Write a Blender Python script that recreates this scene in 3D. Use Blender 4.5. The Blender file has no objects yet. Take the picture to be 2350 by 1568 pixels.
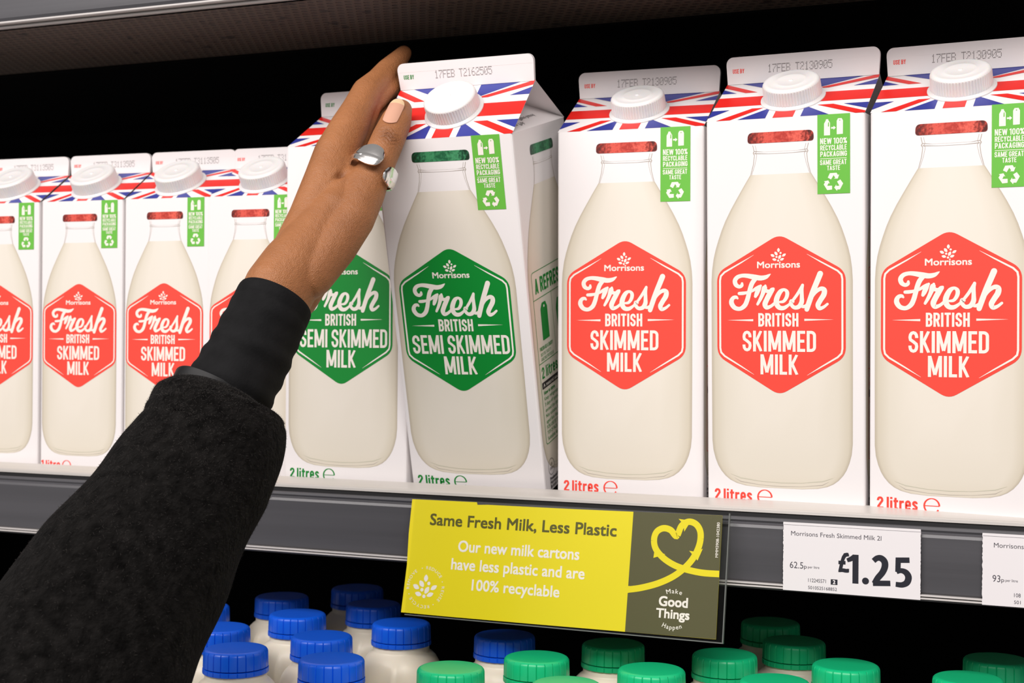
import bpy, math, random
from math import sin, cos, pi, sqrt, hypot, atan2
from mathutils import Vector, Matrix
from mathutils.geometry import tessellate_polygon

SC = bpy.context.scene
COL = SC.collection
ZS = 1300.0                      # height of the milk shelf above the floor, mm (all lengths below are mm)


def V(x, y, z):
    return Vector((x / 1000.0, y / 1000.0, (z + ZS) / 1000.0))


# ------------------------------------------------------------------ camera
def make_camera():
    yaw, pitch, roll = 0.4010, 0.0006, 0.0070
    f = Vector((-sin(yaw) * cos(pitch), cos(yaw) * cos(pitch), sin(pitch)))
    r = Vector((cos(yaw), sin(yaw), 0))
    u = r.cross(f)
    r2 = r * cos(roll) + u * sin(roll)
    u2 = u * cos(roll) - r * sin(roll)
    m = Matrix((r2, u2, -f)).transposed().to_4x4()
    m.translation = V(200, -823.35, 96.13)
    cd = bpy.data.cameras.new('camera')
    cd.sensor_width = 36.0
    cd.lens = 36.0 * 3264.0 / 2350.0
    cd.clip_start = 0.02
    cd.dof.use_dof = True
    cd.dof.focus_distance = 0.80
    cd.dof.aperture_fstop = 15.0
    ob = bpy.data.objects.new('camera', cd)
    ob.matrix_world = m
    COL.objects.link(ob)
    SC.camera = ob


make_camera()

# ------------------------------------------------------------------ world, lights, exposure
SC.view_settings.view_transform = 'Standard'
SC.view_settings.look = 'None'
SC.view_settings.exposure = 0.0
SC.view_settings.gamma = 1.0
SC.view_settings.use_curve_mapping = False
W_ = bpy.data.worlds.new('store_interior')
SC.world = W_
W_.use_nodes = True
bg = W_.node_tree.nodes['Background']
bg.inputs[0].default_value = (1.0, 0.95, 0.93, 1)
bg.inputs[1].default_value = 0.31


def area_light(name, loc, target, sx, sy, power, color):
    ld = bpy.data.lights.new(name, 'AREA')
    ld.shape = 'RECTANGLE'
    ld.size, ld.size_y = sx, sy
    ld.energy = power
    ld.color = color
    ob = bpy.data.objects.new(name, ld)
    d = (target - loc).normalized()
    ob.matrix_world = Matrix.Translation(loc) @ d.to_track_quat('-Z', 'Y').to_matrix().to_4x4()
    COL.objects.link(ob)


area_light('aisle_strip_lamp', V(-130, -1200, 1070), V(-80, 0, 100), 2.8, 0.55, 44.5, (1.0, 0.945, 0.925))


# ------------------------------------------------------------------ materials
def lin(c):
    return tuple(((v / 255.0) / 12.92 if v / 255.0 <= 0.04045 else ((v / 255.0 + 0.055) / 1.055) ** 2.4) for v in c)


def material(name, color, rough=0.5, metal=0.0, spec=0.5, noise=None, bump=None, sss=0.0, coat=0.0, sheen=0.0, aniso=None):
    m = bpy.data.materials.new(name)
    m.use_nodes = True
    nt = m.node_tree
    b = nt.nodes['Principled BSDF']
    b.inputs['Base Color'].default_value = (*color, 1)
    b.inputs['Roughness'].default_value = rough
    b.inputs['Metallic'].default_value = metal
    b.inputs['Specular IOR Level'].default_value = spec
    b.inputs['Coat Weight'].default_value = coat
    b.inputs['Sheen Weight'].default_value = sheen
    if sss:
        b.inputs['Subsurface Weight'].default_value = sss
        b.inputs['Subsurface Radius'].default_value = (0.004, 0.002, 0.001)
        b.inputs['Subsurface Scale'].default_value = 1.0
    tc = nt.nodes.new('ShaderNodeTexCoord')
    if noise:                       # (scale, amount, detail, stretch xyz)
        sc_, amt, det, st = noise
        mp = nt.nodes.new('ShaderNodeMapping')
        mp.inputs['Scale'].default_value = st
        nt.links.new(tc.outputs['Object'], mp.inputs[0])
        nz = nt.nodes.new('ShaderNodeTexNoise')
        nz.inputs['Scale'].default_value = sc_
        nz.inputs['Detail'].default_value = det
        nt.links.new(mp.outputs[0], nz.inputs['Vector'])
        mr = nt.nodes.new('ShaderNodeMapRange')
        mr.inputs['From Min'].default_value = 0.3
        mr.inputs['From Max'].default_value = 0.7
        mr.inputs['To Min'].default_value = 1.0 - amt
        mr.inputs['To Max'].default_value = 1.0 + amt
        nt.links.new(nz.outputs['Fac'], mr.inputs['Value'])
        mx = nt.nodes.new('ShaderNodeMix')
        mx.data_type = 'RGBA'
        mx.blend_type = 'MULTIPLY'
        mx.inputs[0].default_value = 1.0
        mx.inputs[6].default_value = (*color, 1)
        nt.links.new(mr.outputs[0], mx.inputs[7])
        nt.links.new(mx.outputs[2], b.inputs['Base Color'])
    if bump:                        # (kind, scale, strength, distance, stretch)
        kind, sc_, stn, dist, st = bump
        mp = nt.nodes.new('ShaderNodeMapping')
        mp.inputs['Scale'].default_value = st
        nt.links.new(tc.outputs['Object'], mp.inputs[0])
        if kind == 'noise':
            tx = nt.nodes.new('ShaderNodeTexNoise')
            tx.inputs['Detail'].default_value = 4
            out = tx.outputs['Fac']
        else:
            tx = nt.nodes.new('ShaderNodeTexVoronoi')
            if kind == 'cells':
                tx.feature = 'DISTANCE_TO_EDGE'
            out = tx.outputs['Distance']
        tx.inputs['Scale'].default_value = sc_
        nt.links.new(mp.outputs[0], tx.inputs['Vector'])
        bp = nt.nodes.new('ShaderNodeBump')
        bp.inputs['Strength'].default_value = stn
        bp.inputs['Distance'].default_value = dist
        nt.links.new(out, bp.inputs['Height'])
        nt.links.new(bp.outputs[0], b.inputs['Normal'])
    return m


def ramp_uv(name, axis, stops, rough=0.4, noise=None):
    """printed artwork whose ink tone runs along one axis of its own UV map"""
    m = material(name, (0.8, 0.8, 0.8), rough)
    nt = m.node_tree
    b = nt.nodes['Principled BSDF']
    uv = nt.nodes.new('ShaderNodeUVMap')
    sp = nt.nodes.new('ShaderNodeSeparateXYZ')
    nt.links.new(uv.outputs[0], sp.inputs[0])
    src = sp.outputs[axis]
    if noise:
        mp = nt.nodes.new('ShaderNodeMapping')
        mp.inputs['Scale'].default_value = noise[2]
        nt.links.new(uv.outputs[0], mp.inputs[0])
        nz = nt.nodes.new('ShaderNodeTexNoise')
        nz.inputs['Scale'].default_value = noise[0]
        nz.inputs['Detail'].default_value = 3
        nt.links.new(mp.outputs[0], nz.inputs['Vector'])
        ma = nt.nodes.new('ShaderNodeMath')
        ma.operation = 'MULTIPLY_ADD'
        ma.inputs[1].default_value = noise[1]
        nt.links.new(nz.outputs['Fac'], ma.inputs[0])
        ad = nt.nodes.new('ShaderNodeMath')
        ad.operation = 'ADD'
        ad.inputs[1].default_value = -0.5 * noise[1]
        nt.links.new(src, ad.inputs[0])
        nt.links.new(ad.outputs[0], ma.inputs[2])
        src = ma.outputs[0]
    cr = nt.nodes.new('ShaderNodeValToRGB')
    el = cr.color_ramp.elements
    while len(el) < len(stops):
        el.new(0.5)
    for e, (p, c) in zip(el, stops):
        e.position = p
        e.color = (*c, 1)
    nt.links.new(src, cr.inputs[0])
    nt.links.new(cr.outputs[0], b.inputs['Base Color'])
    return m


M = {}
M['paper'] = material('coated carton board', (0.84, 0.805, 0.80), 0.38, spec=0.4, bump=('noise', 60, 0.06, 0.001, (1, 1, 1)))
M['cream'] = material('cream print', (0.88, 0.825, 0.745), 0.4)
M['red'] = material('red ink', lin((246, 74, 60)), 0.38)
M['green'] = material('green ink', lin((0, 134, 46)), 0.38)
M['lime'] = material('leaf green ink', lin((104, 184, 66)), 0.38)
M['flag_red'] = material('flag red ink', lin((222, 38, 32)), 0.38)
M['flag_blue'] = material('flag blue ink', lin((50, 58, 145)), 0.38)
M['black_ink'] = material('black ink', (0.02, 0.018, 0.018), 0.5)
M['grey_ink'] = material('grey glass line ink', (0.42, 0.37, 0.32), 0.45)
M['pale_ink'] = material('pale glass line ink', (0.60, 0.58, 0.46), 0.45)
M['date_ink'] = material('date code ink', (0.13, 0.11, 0.11), 0.6)
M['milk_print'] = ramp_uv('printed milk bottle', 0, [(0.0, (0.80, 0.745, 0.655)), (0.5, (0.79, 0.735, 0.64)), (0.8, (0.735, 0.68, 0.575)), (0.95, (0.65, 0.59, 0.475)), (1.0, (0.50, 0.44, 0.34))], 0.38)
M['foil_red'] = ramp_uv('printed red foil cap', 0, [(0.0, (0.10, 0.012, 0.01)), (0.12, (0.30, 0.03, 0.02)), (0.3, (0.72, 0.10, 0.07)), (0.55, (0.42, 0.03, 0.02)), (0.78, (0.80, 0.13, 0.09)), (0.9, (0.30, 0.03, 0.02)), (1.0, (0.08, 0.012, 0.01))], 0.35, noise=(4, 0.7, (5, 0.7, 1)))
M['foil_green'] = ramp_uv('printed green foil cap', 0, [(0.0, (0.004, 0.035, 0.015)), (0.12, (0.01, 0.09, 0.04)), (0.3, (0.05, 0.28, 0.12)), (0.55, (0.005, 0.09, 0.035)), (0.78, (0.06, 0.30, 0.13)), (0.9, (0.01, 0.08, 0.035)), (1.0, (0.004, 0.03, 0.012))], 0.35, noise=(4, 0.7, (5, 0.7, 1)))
M['cap_white'] = material('white translucent plastic', (0.79, 0.775, 0.765), 0.32, spec=0.5, sss=0.25)
M['collar'] = material('clear white plastic collar', (0.80, 0.76, 0.74), 0.25, sss=0.2)
M['lip_metal'] = material('scuffed pale metal', (0.62, 0.59, 0.555), 0.42, metal=0.35, noise=(40, 0.06, 4, (0.15, 3, 3)), bump=('noise', 90, 0.15, 0.001, (0.2, 3, 3)))
M['groove'] = material('dark groove', (0.012, 0.012, 0.013), 0.4)
M['rail'] = material('grey plastic rail', (0.072, 0.071, 0.078), 0.33, noise=(14, 0.12, 4, (0.12, 6, 6)), bump=('noise', 30, 0.08, 0.001, (0.1, 8, 8)))
M['bead'] = material('pale highlight rail bead', (0.62, 0.59, 0.57), 0.16, spec=0.8, coat=0.5)  # rail edge highlights put into a pale bead colour
M['deck'] = material('grey coated shelf steel', (0.30, 0.29, 0.29), 0.5, noise=(8, 0.1, 3, (1, 1, 1)))
M['dark'] = material('black painted cabinet lining', (0.0015, 0.0015, 0.0016), 0.9, spec=0.1, noise=(3, 0.2, 2, (1, 1, 1)))
M['floor'] = material('grey store floor', (0.30, 0.28, 0.27), 0.35, noise=(2, 0.1, 4, (1, 1, 1)))
M['yellow'] = material('yellow card', (0.80, 0.67, 0.002), 0.45, noise=(9, 0.03, 3, (1, 1, 1)))
M['olive'] = material('olive ink', lin((82, 79, 44)), 0.45)
M['olive_text'] = material('dark olive ink', lin((88, 84, 22)), 0.45)
M['tag'] = material('price ticket paper', (0.80, 0.77, 0.78), 0.5)
M['navy'] = material('navy black ink', (0.012, 0.013, 0.022), 0.5)
M['navy_thin'] = material('thin grey black ink', (0.07, 0.065, 0.08), 0.5)
M['blue_cap'] = material('blue plastic', (0.004, 0.115, 0.80), 0.33)
M['green_cap'] = material('green plastic', (0.006, 0.50, 0.20), 0.33)
M['grey_cap'] = material('grey plastic', (0.10, 0.10, 0.115), 0.35)
M['hdpe'] = material('milk filled plastic', (0.80, 0.735, 0.60), 0.36, sss=0.15, noise=(10, 0.05, 2, (1, 1, 1)))
M['silver'] = material('polished silver', (0.82, 0.81, 0.79), 0.16, metal=1.0, bump=('noise', 220, 0.12, 0.0006, (1, 1, 1)))


def clear_plastic():
    m = bpy.data.materials.new('clear acrylic')
    m.use_nodes = True
    nt = m.node_tree
    nt.nodes.remove(nt.nodes['Principled BSDF'])
    out = nt.nodes['Material Output']
    tr = nt.nodes.new('ShaderNodeBsdfTransparent')
    tr.inputs[0].default_value = (0.975, 0.98, 0.975, 1)
    gl = nt.nodes.new('ShaderNodeBsdfGlossy')
    gl.inputs['Roughness'].default_value = 0.12
    fc = nt.nodes.new('ShaderNodeLayerWeight')
    fc.inputs[0].default_value = 0.5
    lw = nt.nodes.new('ShaderNodeMath')
    lw.operation = 'MULTIPLY_ADD'
    lw.inputs[1].default_value = 0.06
    lw.inputs[2].default_value = 0.008
    pw = nt.nodes.new('ShaderNodeMath')
    pw.operation = 'POWER'
    pw.inputs[1].default_value = 3.0
    nt.links.new(fc.outputs['Facing'], pw.inputs[0])
    nt.links.new(pw.outputs[0], lw.inputs[0])
    mx = nt.nodes.new('ShaderNodeMixShader')
    nt.links.new(lw.outputs[0], mx.inputs[0])
    nt.links.new(tr.outputs[0], mx.inputs[1])
    nt.links.new(gl.outputs[0], mx.inputs[2])
    nt.links.new(mx.outputs[0], out.inputs[0])
    return m


M['acrylic'] = clear_plastic()
M['acrylic_edge'] = material('bright acrylic edge', (0.16, 0.17, 0.16), 0.15, spec=0.8)


def skin_material():
    m = material('brown skin', (0.36, 0.165, 0.075), 0.46, spec=0.32, sss=0.05)
    nt = m.node_tree
    b = nt.nodes['Principled BSDF']
    b.inputs['Subsurface Radius'].default_value = (0.005, 0.002, 0.001)
    tc = nt.nodes.new('ShaderNodeTexCoord')
    at = nt.nodes.new('ShaderNodeAttribute')
    at.attribute_name = 'tone'
    nz = nt.nodes.new('ShaderNodeTexNoise')
    nz.inputs['Scale'].default_value = 55
    nz.inputs['Detail'].default_value = 5
    nt.links.new(tc.outputs['Object'], nz.inputs['Vector'])
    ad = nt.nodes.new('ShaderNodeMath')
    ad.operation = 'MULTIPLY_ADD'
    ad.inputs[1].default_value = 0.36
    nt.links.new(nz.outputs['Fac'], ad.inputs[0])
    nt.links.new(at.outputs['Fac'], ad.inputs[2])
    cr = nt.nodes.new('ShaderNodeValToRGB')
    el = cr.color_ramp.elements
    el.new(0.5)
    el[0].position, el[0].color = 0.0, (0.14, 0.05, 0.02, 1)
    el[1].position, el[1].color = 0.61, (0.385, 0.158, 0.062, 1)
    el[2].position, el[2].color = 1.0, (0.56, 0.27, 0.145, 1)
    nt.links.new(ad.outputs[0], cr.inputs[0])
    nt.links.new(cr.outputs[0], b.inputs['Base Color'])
    vo = nt.nodes.new('ShaderNodeTexVoronoi')
    vo.feature = 'DISTANCE_TO_EDGE'
    vo.inputs['Scale'].default_value = 950
    nw = nt.nodes.new('ShaderNodeTexNoise')
    nw.inputs['Scale'].default_value = 420
    nw.inputs['Detail'].default_value = 3
    nt.links.new(tc.outputs['Object'], vo.inputs['Vector'])
    nt.links.new(tc.outputs['Object'], nw.inputs['Vector'])
    sm = nt.nodes.new('ShaderNodeMath')
    sm.operation = 'MULTIPLY_ADD'
    sm.inputs[1].default_value = 0.8
    nt.links.new(vo.outputs['Distance'], sm.inputs[0])
    nt.links.new(nw.outputs['Fac'], sm.inputs[2])
    bp = nt.nodes.new('ShaderNodeBump')
    bp.inputs['Strength'].default_value = 0.55
    bp.inputs['Distance'].default_value = 0.0009
    nt.links.new(sm.outputs[0], bp.inputs['Height'])
    nt.links.new(bp.outputs[0], b.inputs['Normal'])
    return m


M['skin'] = skin_material()
M['nail'] = material('natural nail', (0.62, 0.34, 0.235), 0.25, spec=0.5, coat=0.3)
M['nail_tip'] = material('pale nail tip', (0.70, 0.50, 0.30), 0.3)
M['jersey'] = material('black jersey', (0.008, 0.008, 0.0085), 0.9, spec=0.15, noise=(90, 0.25, 4, (1, 1, 1)), bump=('noise', 700, 0.25, 0.001, (1, 1, 1)))
M['wool'] = material('black wool', (0.0062, 0.0057, 0.0054), 1.0, spec=0.04, sheen=0.02, noise=(160, 0.6, 6, (1, 1, 1)), bump=('noise', 420, 0.9, 0.002, (1, 1, 1)))
M['fibre'] = material('wool fibre', (0.045, 0.041, 0.038), 0.9, spec=0.1)
M['lining'] = material('black satin lining', (0.008, 0.008, 0.0085), 0.5, spec=0.25)


# ------------------------------------------------------------------ mesh collector
class MB:
    def __init__(self):
        self.v, self.f, self.m, self.uv, self.mats = [], [], [], [], []

    def mi(self, key):
        if key not in self.mats:
            self.mats.append(key)
        return self.mats.index(key)

    def add(self, verts, faces, key, uvs=None):
        o = len(self.v)
        self.v += [tuple(p) for p in verts]
        self.uv += list(uvs) if uvs else [(0.0, 0.0)] * len(verts)
        k = self.mi(key)
        for f in faces:
            self.f.append([i + o for i in f])
            self.m.append(k)

    def box(self, a, b, key):
        x0, y0, z0 = a
        x1, y1, z1 = b
        self.add([(x0, y0, z0), (x1, y0, z0), (x1, y1, z0), (x0, y1, z0), (x0, y0, z1), (x1, y0, z1), (x1, y1, z1), (x0, y1, z1)],
                 [(3, 2, 1, 0), (4, 5, 6, 7), (0, 1, 5, 4), (1, 2, 6, 5), (2, 3, 7, 6), (3, 0, 4, 7)], key)

    def prism_x(self, prof, x0, x1, key):
        """closed (y, z) outline swept along x"""
        n = len(prof)
        vs = [(x0, y, z) for y, z in prof] + [(x1, y, z) for y, z in prof]
        fs = [(i, (i + 1) % n, n + (i + 1) % n, n + i) for i in range(n)]
        tri = tessellate_polygon([[Vector((y, z, 0)) for y, z in prof]])
        fs += [tuple(t) for t in tri] + [tuple(n + i for i in reversed(t)) for t in tri]
        self.add(vs, fs, key)

    def tube(self, pts, radii, key, n=20, up=Vector((0, 0, 1)), caps=True, closed_dome=True):
        """rings (a, b) swept along pts; a lies along the side vector, b along the up vector"""
        P = [Vector(p) for p in pts]
        R = [(r, r) if not isinstance(r, (tuple, list)) else r for r in radii]
        if closed_dome:
            d0 = (P[0] - P[1]).normalized()
            d1 = (P[-1] - P[-2]).normalized()
            pre, post = [], []
            for t in (0.98, 0.8, 0.5):
                k = sqrt(1 - t * t)
                pre.append((P[0] + d0 * t * min(R[0]), (R[0][0] * k, R[0][1] * k)))
                post.append((P[-1] + d1 * t * min(R[-1]), (R[-1][0] * k, R[-1][1] * k)))
            P = [p for p, _ in pre] + P + [p for p, _ in reversed(post)]
            R = [r for _, r in pre] + R + [r for _, r in reversed(post)]
        vs, fs = [], []
        for i, p in enumerate(P):
            t = (P[min(i + 1, len(P) - 1)] - P[max(i - 1, 0)]).normalized()
            s = t.cross(up).normalized()
            w = s.cross(t).normalized()
            for k in range(n):
                a = 2 * pi * k / n
                vs.append(p + s * cos(a) * R[i][0] + w * sin(a) * R[i][1])
        for i in range(len(P) - 1):
            for k in range(n):
                fs.append((i * n + k, i * n + (k + 1) % n, (i + 1) * n + (k + 1) % n, (i + 1) * n + k))
        if caps:
            fs.append(tuple(range(n))[::-1])
            fs.append(tuple((len(P) - 1) * n + k for k in range(n)))
        self.add(vs, fs, key)

    def lathe(self, prof, key, n=48, rfun=None, cap_top=True, cap_bot=True):
        vs, fs = [], []
        for j, (r, z) in enumerate(prof):
            for k in range(n):
                a = 2 * pi * k / n
                rr = rfun(r, z, a, k) if rfun else r
                vs.append((rr * cos(a), rr * sin(a), z))
        for j in range(len(prof) - 1):
            for k in range(n):
                fs.append((j * n + k, j * n + (k + 1) % n, (j + 1) * n + (k + 1) % n, (j + 1) * n + k))
        if cap_bot:
            fs.append(tuple(range(n))[::-1])
        if cap_top:
            fs.append(tuple((len(prof) - 1) * n + k for k in range(n)))
        self.add(vs, fs, key)

    def mesh(self, name, smooth=False, angle=None):
        me = bpy.data.meshes.new(name)
        me.from_pydata([(x / 1000.0, y / 1000.0, z / 1000.0) for x, y, z in self.v], [], self.f)
        for k in self.mats:
            me.materials.append(M[k])
        me.polygons.foreach_set('material_index', self.m)
        ul = me.uv_layers.new(name='UVMap')
        lv = [0] * len(me.loops)
        me.loops.foreach_get('vertex_index', lv)
        flat = []
        for i in lv:
            flat += self.uv[i]
        ul.data.foreach_set('uv', flat)
        if smooth:
            me.shade_smooth()
            if angle:
                me.set_sharp_from_angle(angle=math.radians(angle))
        me.update()
        return me

    def build(self, name, parent=None, smooth=False, angle=None):
        return link(name, self.mesh(name, smooth, angle), parent)


def link(name, me, parent=None):
    ob = bpy.data.objects.new(name, me)
    COL.objects.link(ob)
    if parent:
        ob.parent = parent
    return ob


def bevel(ob, w, seg=2, angle=40):
    md = ob.modifiers.new('bevel', 'BEVEL')
    md.width = w / 1000.0
    md.segments = seg
    md.limit_method = 'ANGLE'
    md.angle_limit = math.radians(angle)


def tag(ob, label, cat, group=None):
    ob['label'] = label
    ob['category'] = cat
    if group:
        ob['group'] = group
    return ob


def empty(name, loc, label, cat, group=None, rot=None):
    ob = bpy.data.objects.new(name, None)
    ob.empty_display_size = 0.02
    ob.location = loc
    if rot is not None:
        ob.rotation_euler = rot
    COL.objects.link(ob)
    return tag(ob, label, cat, group)


def structure(ob):
    ob['kind'] = 'structure'
    return ob


def copy_tree(o, parent=None):
    c = o.copy()
    COL.objects.link(c)
    c.parent = parent
    for ch in list(o.children):
        copy_tree(ch, c)
    return c


# ------------------------------------------------------------------ flat print work (x right, y down, mm)
class Art:
    def __init__(self):
        self.items = []            # (pts2d, faces, key, layer, uvs)

    def raw(self, pts, faces, key, layer, uvs=None):
        self.items.append((pts, faces, key, layer, uvs))

    def poly(self, pts, key, layer, uvs=None):
        tri = tessellate_polygon([[Vector((x, y, 0)) for x, y in pts]])
        self.raw(list(pts), [tuple(t) for t in tri], key, layer, uvs)

    def rect(self, x0, y0, x1, y1, key, layer):
        self.raw([(x0, y0), (x1, y0), (x1, y1), (x0, y1)], [(0, 1, 2, 3)], key, layer)

    def ribbon(self, pts, widths, key, layer, closed=False):
        """mitred strip of given width(s) along a polyline"""
        w = list(widths) if isinstance(widths, (list, tuple)) else [widths] * len(pts)
        keep = [i for i in range(len(pts)) if i == 0 or hypot(pts[i][0] - pts[i - 1][0], pts[i][1] - pts[i - 1][1]) > 1e-5]
        P = [Vector(pts[i]) for i in keep]
        w = [w[i] for i in keep]
        n = len(P)
        L, R = [], []
        for i in range(n):
            a = P[i - 1] if (i > 0 or closed) else None
            b = P[(i + 1) % n] if (i < n - 1 or closed) else None
            d1 = (P[i] - a).normalized() if a is not None else None
            d2 = (b - P[i]).normalized() if b is not None else None
            d1 = d1 or d2
            d2 = d2 or d1
            n1, n2 = Vector((-d1.y, d1.x)), Vector((-d2.y, d2.x))
            m = n1 + n2
            if m.length < 1e-6:
                m = n1
            m.normalize()
            k = 1.0 / max(0.45, m.dot(n1))
            L.append(P[i] + m * k * w[i] * 0.5)
            R.append(P[i] - m * k * w[i] * 0.5)
        fs = [(i, (i + 1) % n, n + (i + 1) % n, n + i) for i in range(n if closed else n - 1)]
        self.raw([tuple(p) for p in L + R], fs, key, layer)

    def disc(self, x, y, rx, ry, key, layer, rot=0.0, n=20, lens=False):
        pts = []
        for k in range(n):
            a = 2 * pi * k / n
            u, v = cos(a) * rx, sin(a) * ry
            if lens:
                v *= (1 - 0.45 * (u / rx) ** 2)
            pts.append((x + u * cos(rot) - v * sin(rot), y + u * sin(rot) + v * cos(rot)))
        self.raw(pts, [tuple(range(n))], key, layer)

    def xform(self, fn, only=None):
        self.items = [([fn(*p) for p in pts], f, k, l, u) for pts, f, k, l, u in self.items]
        return self

    def merge(self, other):
        self.items += other.items

    def place(self, mb, o, ex, ey, n, step=0.09, clip=None):
        o, ex, ey, n = Vector(o), Vector(ex), Vector(ey), Vector(n)
        flip = ex.cross(ey).dot(n) < 0
        for idx, (pts, faces, key, layer, uvs) in enumerate(self.items):
            layer = layer + 0.11 * (idx % 8)
            vs = [o + ex * x + ey * y + n * (step * layer) for x, y in pts]
            good = []
            for f in faces:
                a = sum(pts[f[i]][0] * pts[f[(i + 1) % len(f)]][1] - pts[f[(i + 1) % len(f)]][0] * pts[f[i]][1] for i in range(len(f)))
                if abs(a) < 1e-9:
                    continue
                good.append(tuple(f) if (a > 0) != flip else tuple(reversed(f)))
            mb.add(vs, good, key, uvs)


_fcache = {}


def font_shape(s, bold=0.0):
    bold = 0.0
    k = (s, bold)
    if k not in _fcache:
        cu = bpy.data.curves.new('lettering', 'FONT')
        cu.body = s
        cu.size = 1.0
        cu.offset = bold
        cu.resolution_u = 3
        ob = bpy.data.objects.new('lettering', cu)
        COL.objects.link(ob)
        dg = bpy.context.evaluated_depsgraph_get()
        me = ob.evaluated_get(dg).to_mesh()
        pts = [(v.co.x, v.co.y) for v in me.vertices]
        fs = [tuple(p.vertices) for p in me.polygons]
        ob.evaluated_get(dg).to_mesh_clear()
        bpy.data.objects.remove(ob)
        bpy.data.curves.remove(cu)
        _fcache[k] = (pts, fs)
    return _fcache[k]


def font_text(art, s, x0, x1, ycap, ybase, key, layer, bold=0.0, slant=0.0):
    pts, fs = font_shape(s, bold)
    cap = max(p[1] for p in font_shape('H', bold)[0])
    xs = [p[0] for p in pts]
    a, b = min(xs), max(xs)
    sx, sy = (x1 - x0) / (b - a), (ybase - ycap) / cap
    b2 = bold * sy
    for dx, dy in (((-b2, -b2), (b2, -b2), (b2, b2), (-b2, b2), (0, 0)) if bold else ((0, 0),)):
        art.raw([(x0 + b2 + (x - a) * (sx - 2 * b2 / (b - a)) + dx, ybase - y * sy + dy) for x, y in pts], fs, key, layer)


def arc_text(art, s, cx, cy, r, a_mid, span, h, key, layer, bold=0.0, inward=False):
    """letters set round a circle; a_mid in degrees clockwise from the top"""
    cap = max(p[1] for p in font_shape('H', bold)[0])
    n = len(s)
    wid = []
    for c in s:
        if c == ' ':
            wid.append(0.32)
        else:
            xs = [p[0] for p in font_shape(c, bold)[0]]
            wid.append(max(xs) - min(xs) + 0.10)
    tot = sum(wid)
    acc = 0.0
    for c, w in zip(s, wid):
        t = (acc + w / 2) / tot - 0.5
        acc += w
        if c == ' ':
            continue
        ang = math.radians(a_mid + (-t if inward else t) * span)
        pts, fs = font_shape(c, bold)
        xs = [p[0] for p in pts]
        mid = (min(xs) + max(xs)) / 2
        q = h / cap
        out = []
        for x, y in pts:
            u, v = (x - mid) * q, y * q
            if inward:
                rr = r - v
                th = ang - u / r
            else:
                rr = r + v
                th = ang + u / r
            out.append((cx + rr * sin(th), cy - rr * cos(th)))
        b2 = bold * q
        for dx, dy in (((-b2, 0), (b2, 0), (0, b2)) if bold else ((0, 0),)):
            art.raw([(u + dx, v + dy) for u, v in out], fs, key, layer)


# --- condensed gothic letters drawn with strokes; y up, cap height 1
def _arc(cx, cy, rx, ry, a0, a1, n=6):
    return [(cx + rx * cos(math.radians(a0 + (a1 - a0) * i / n)), cy + ry * sin(math.radians(a0 + (a1 - a0) * i / n))) for i in range(n + 1)]


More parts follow.
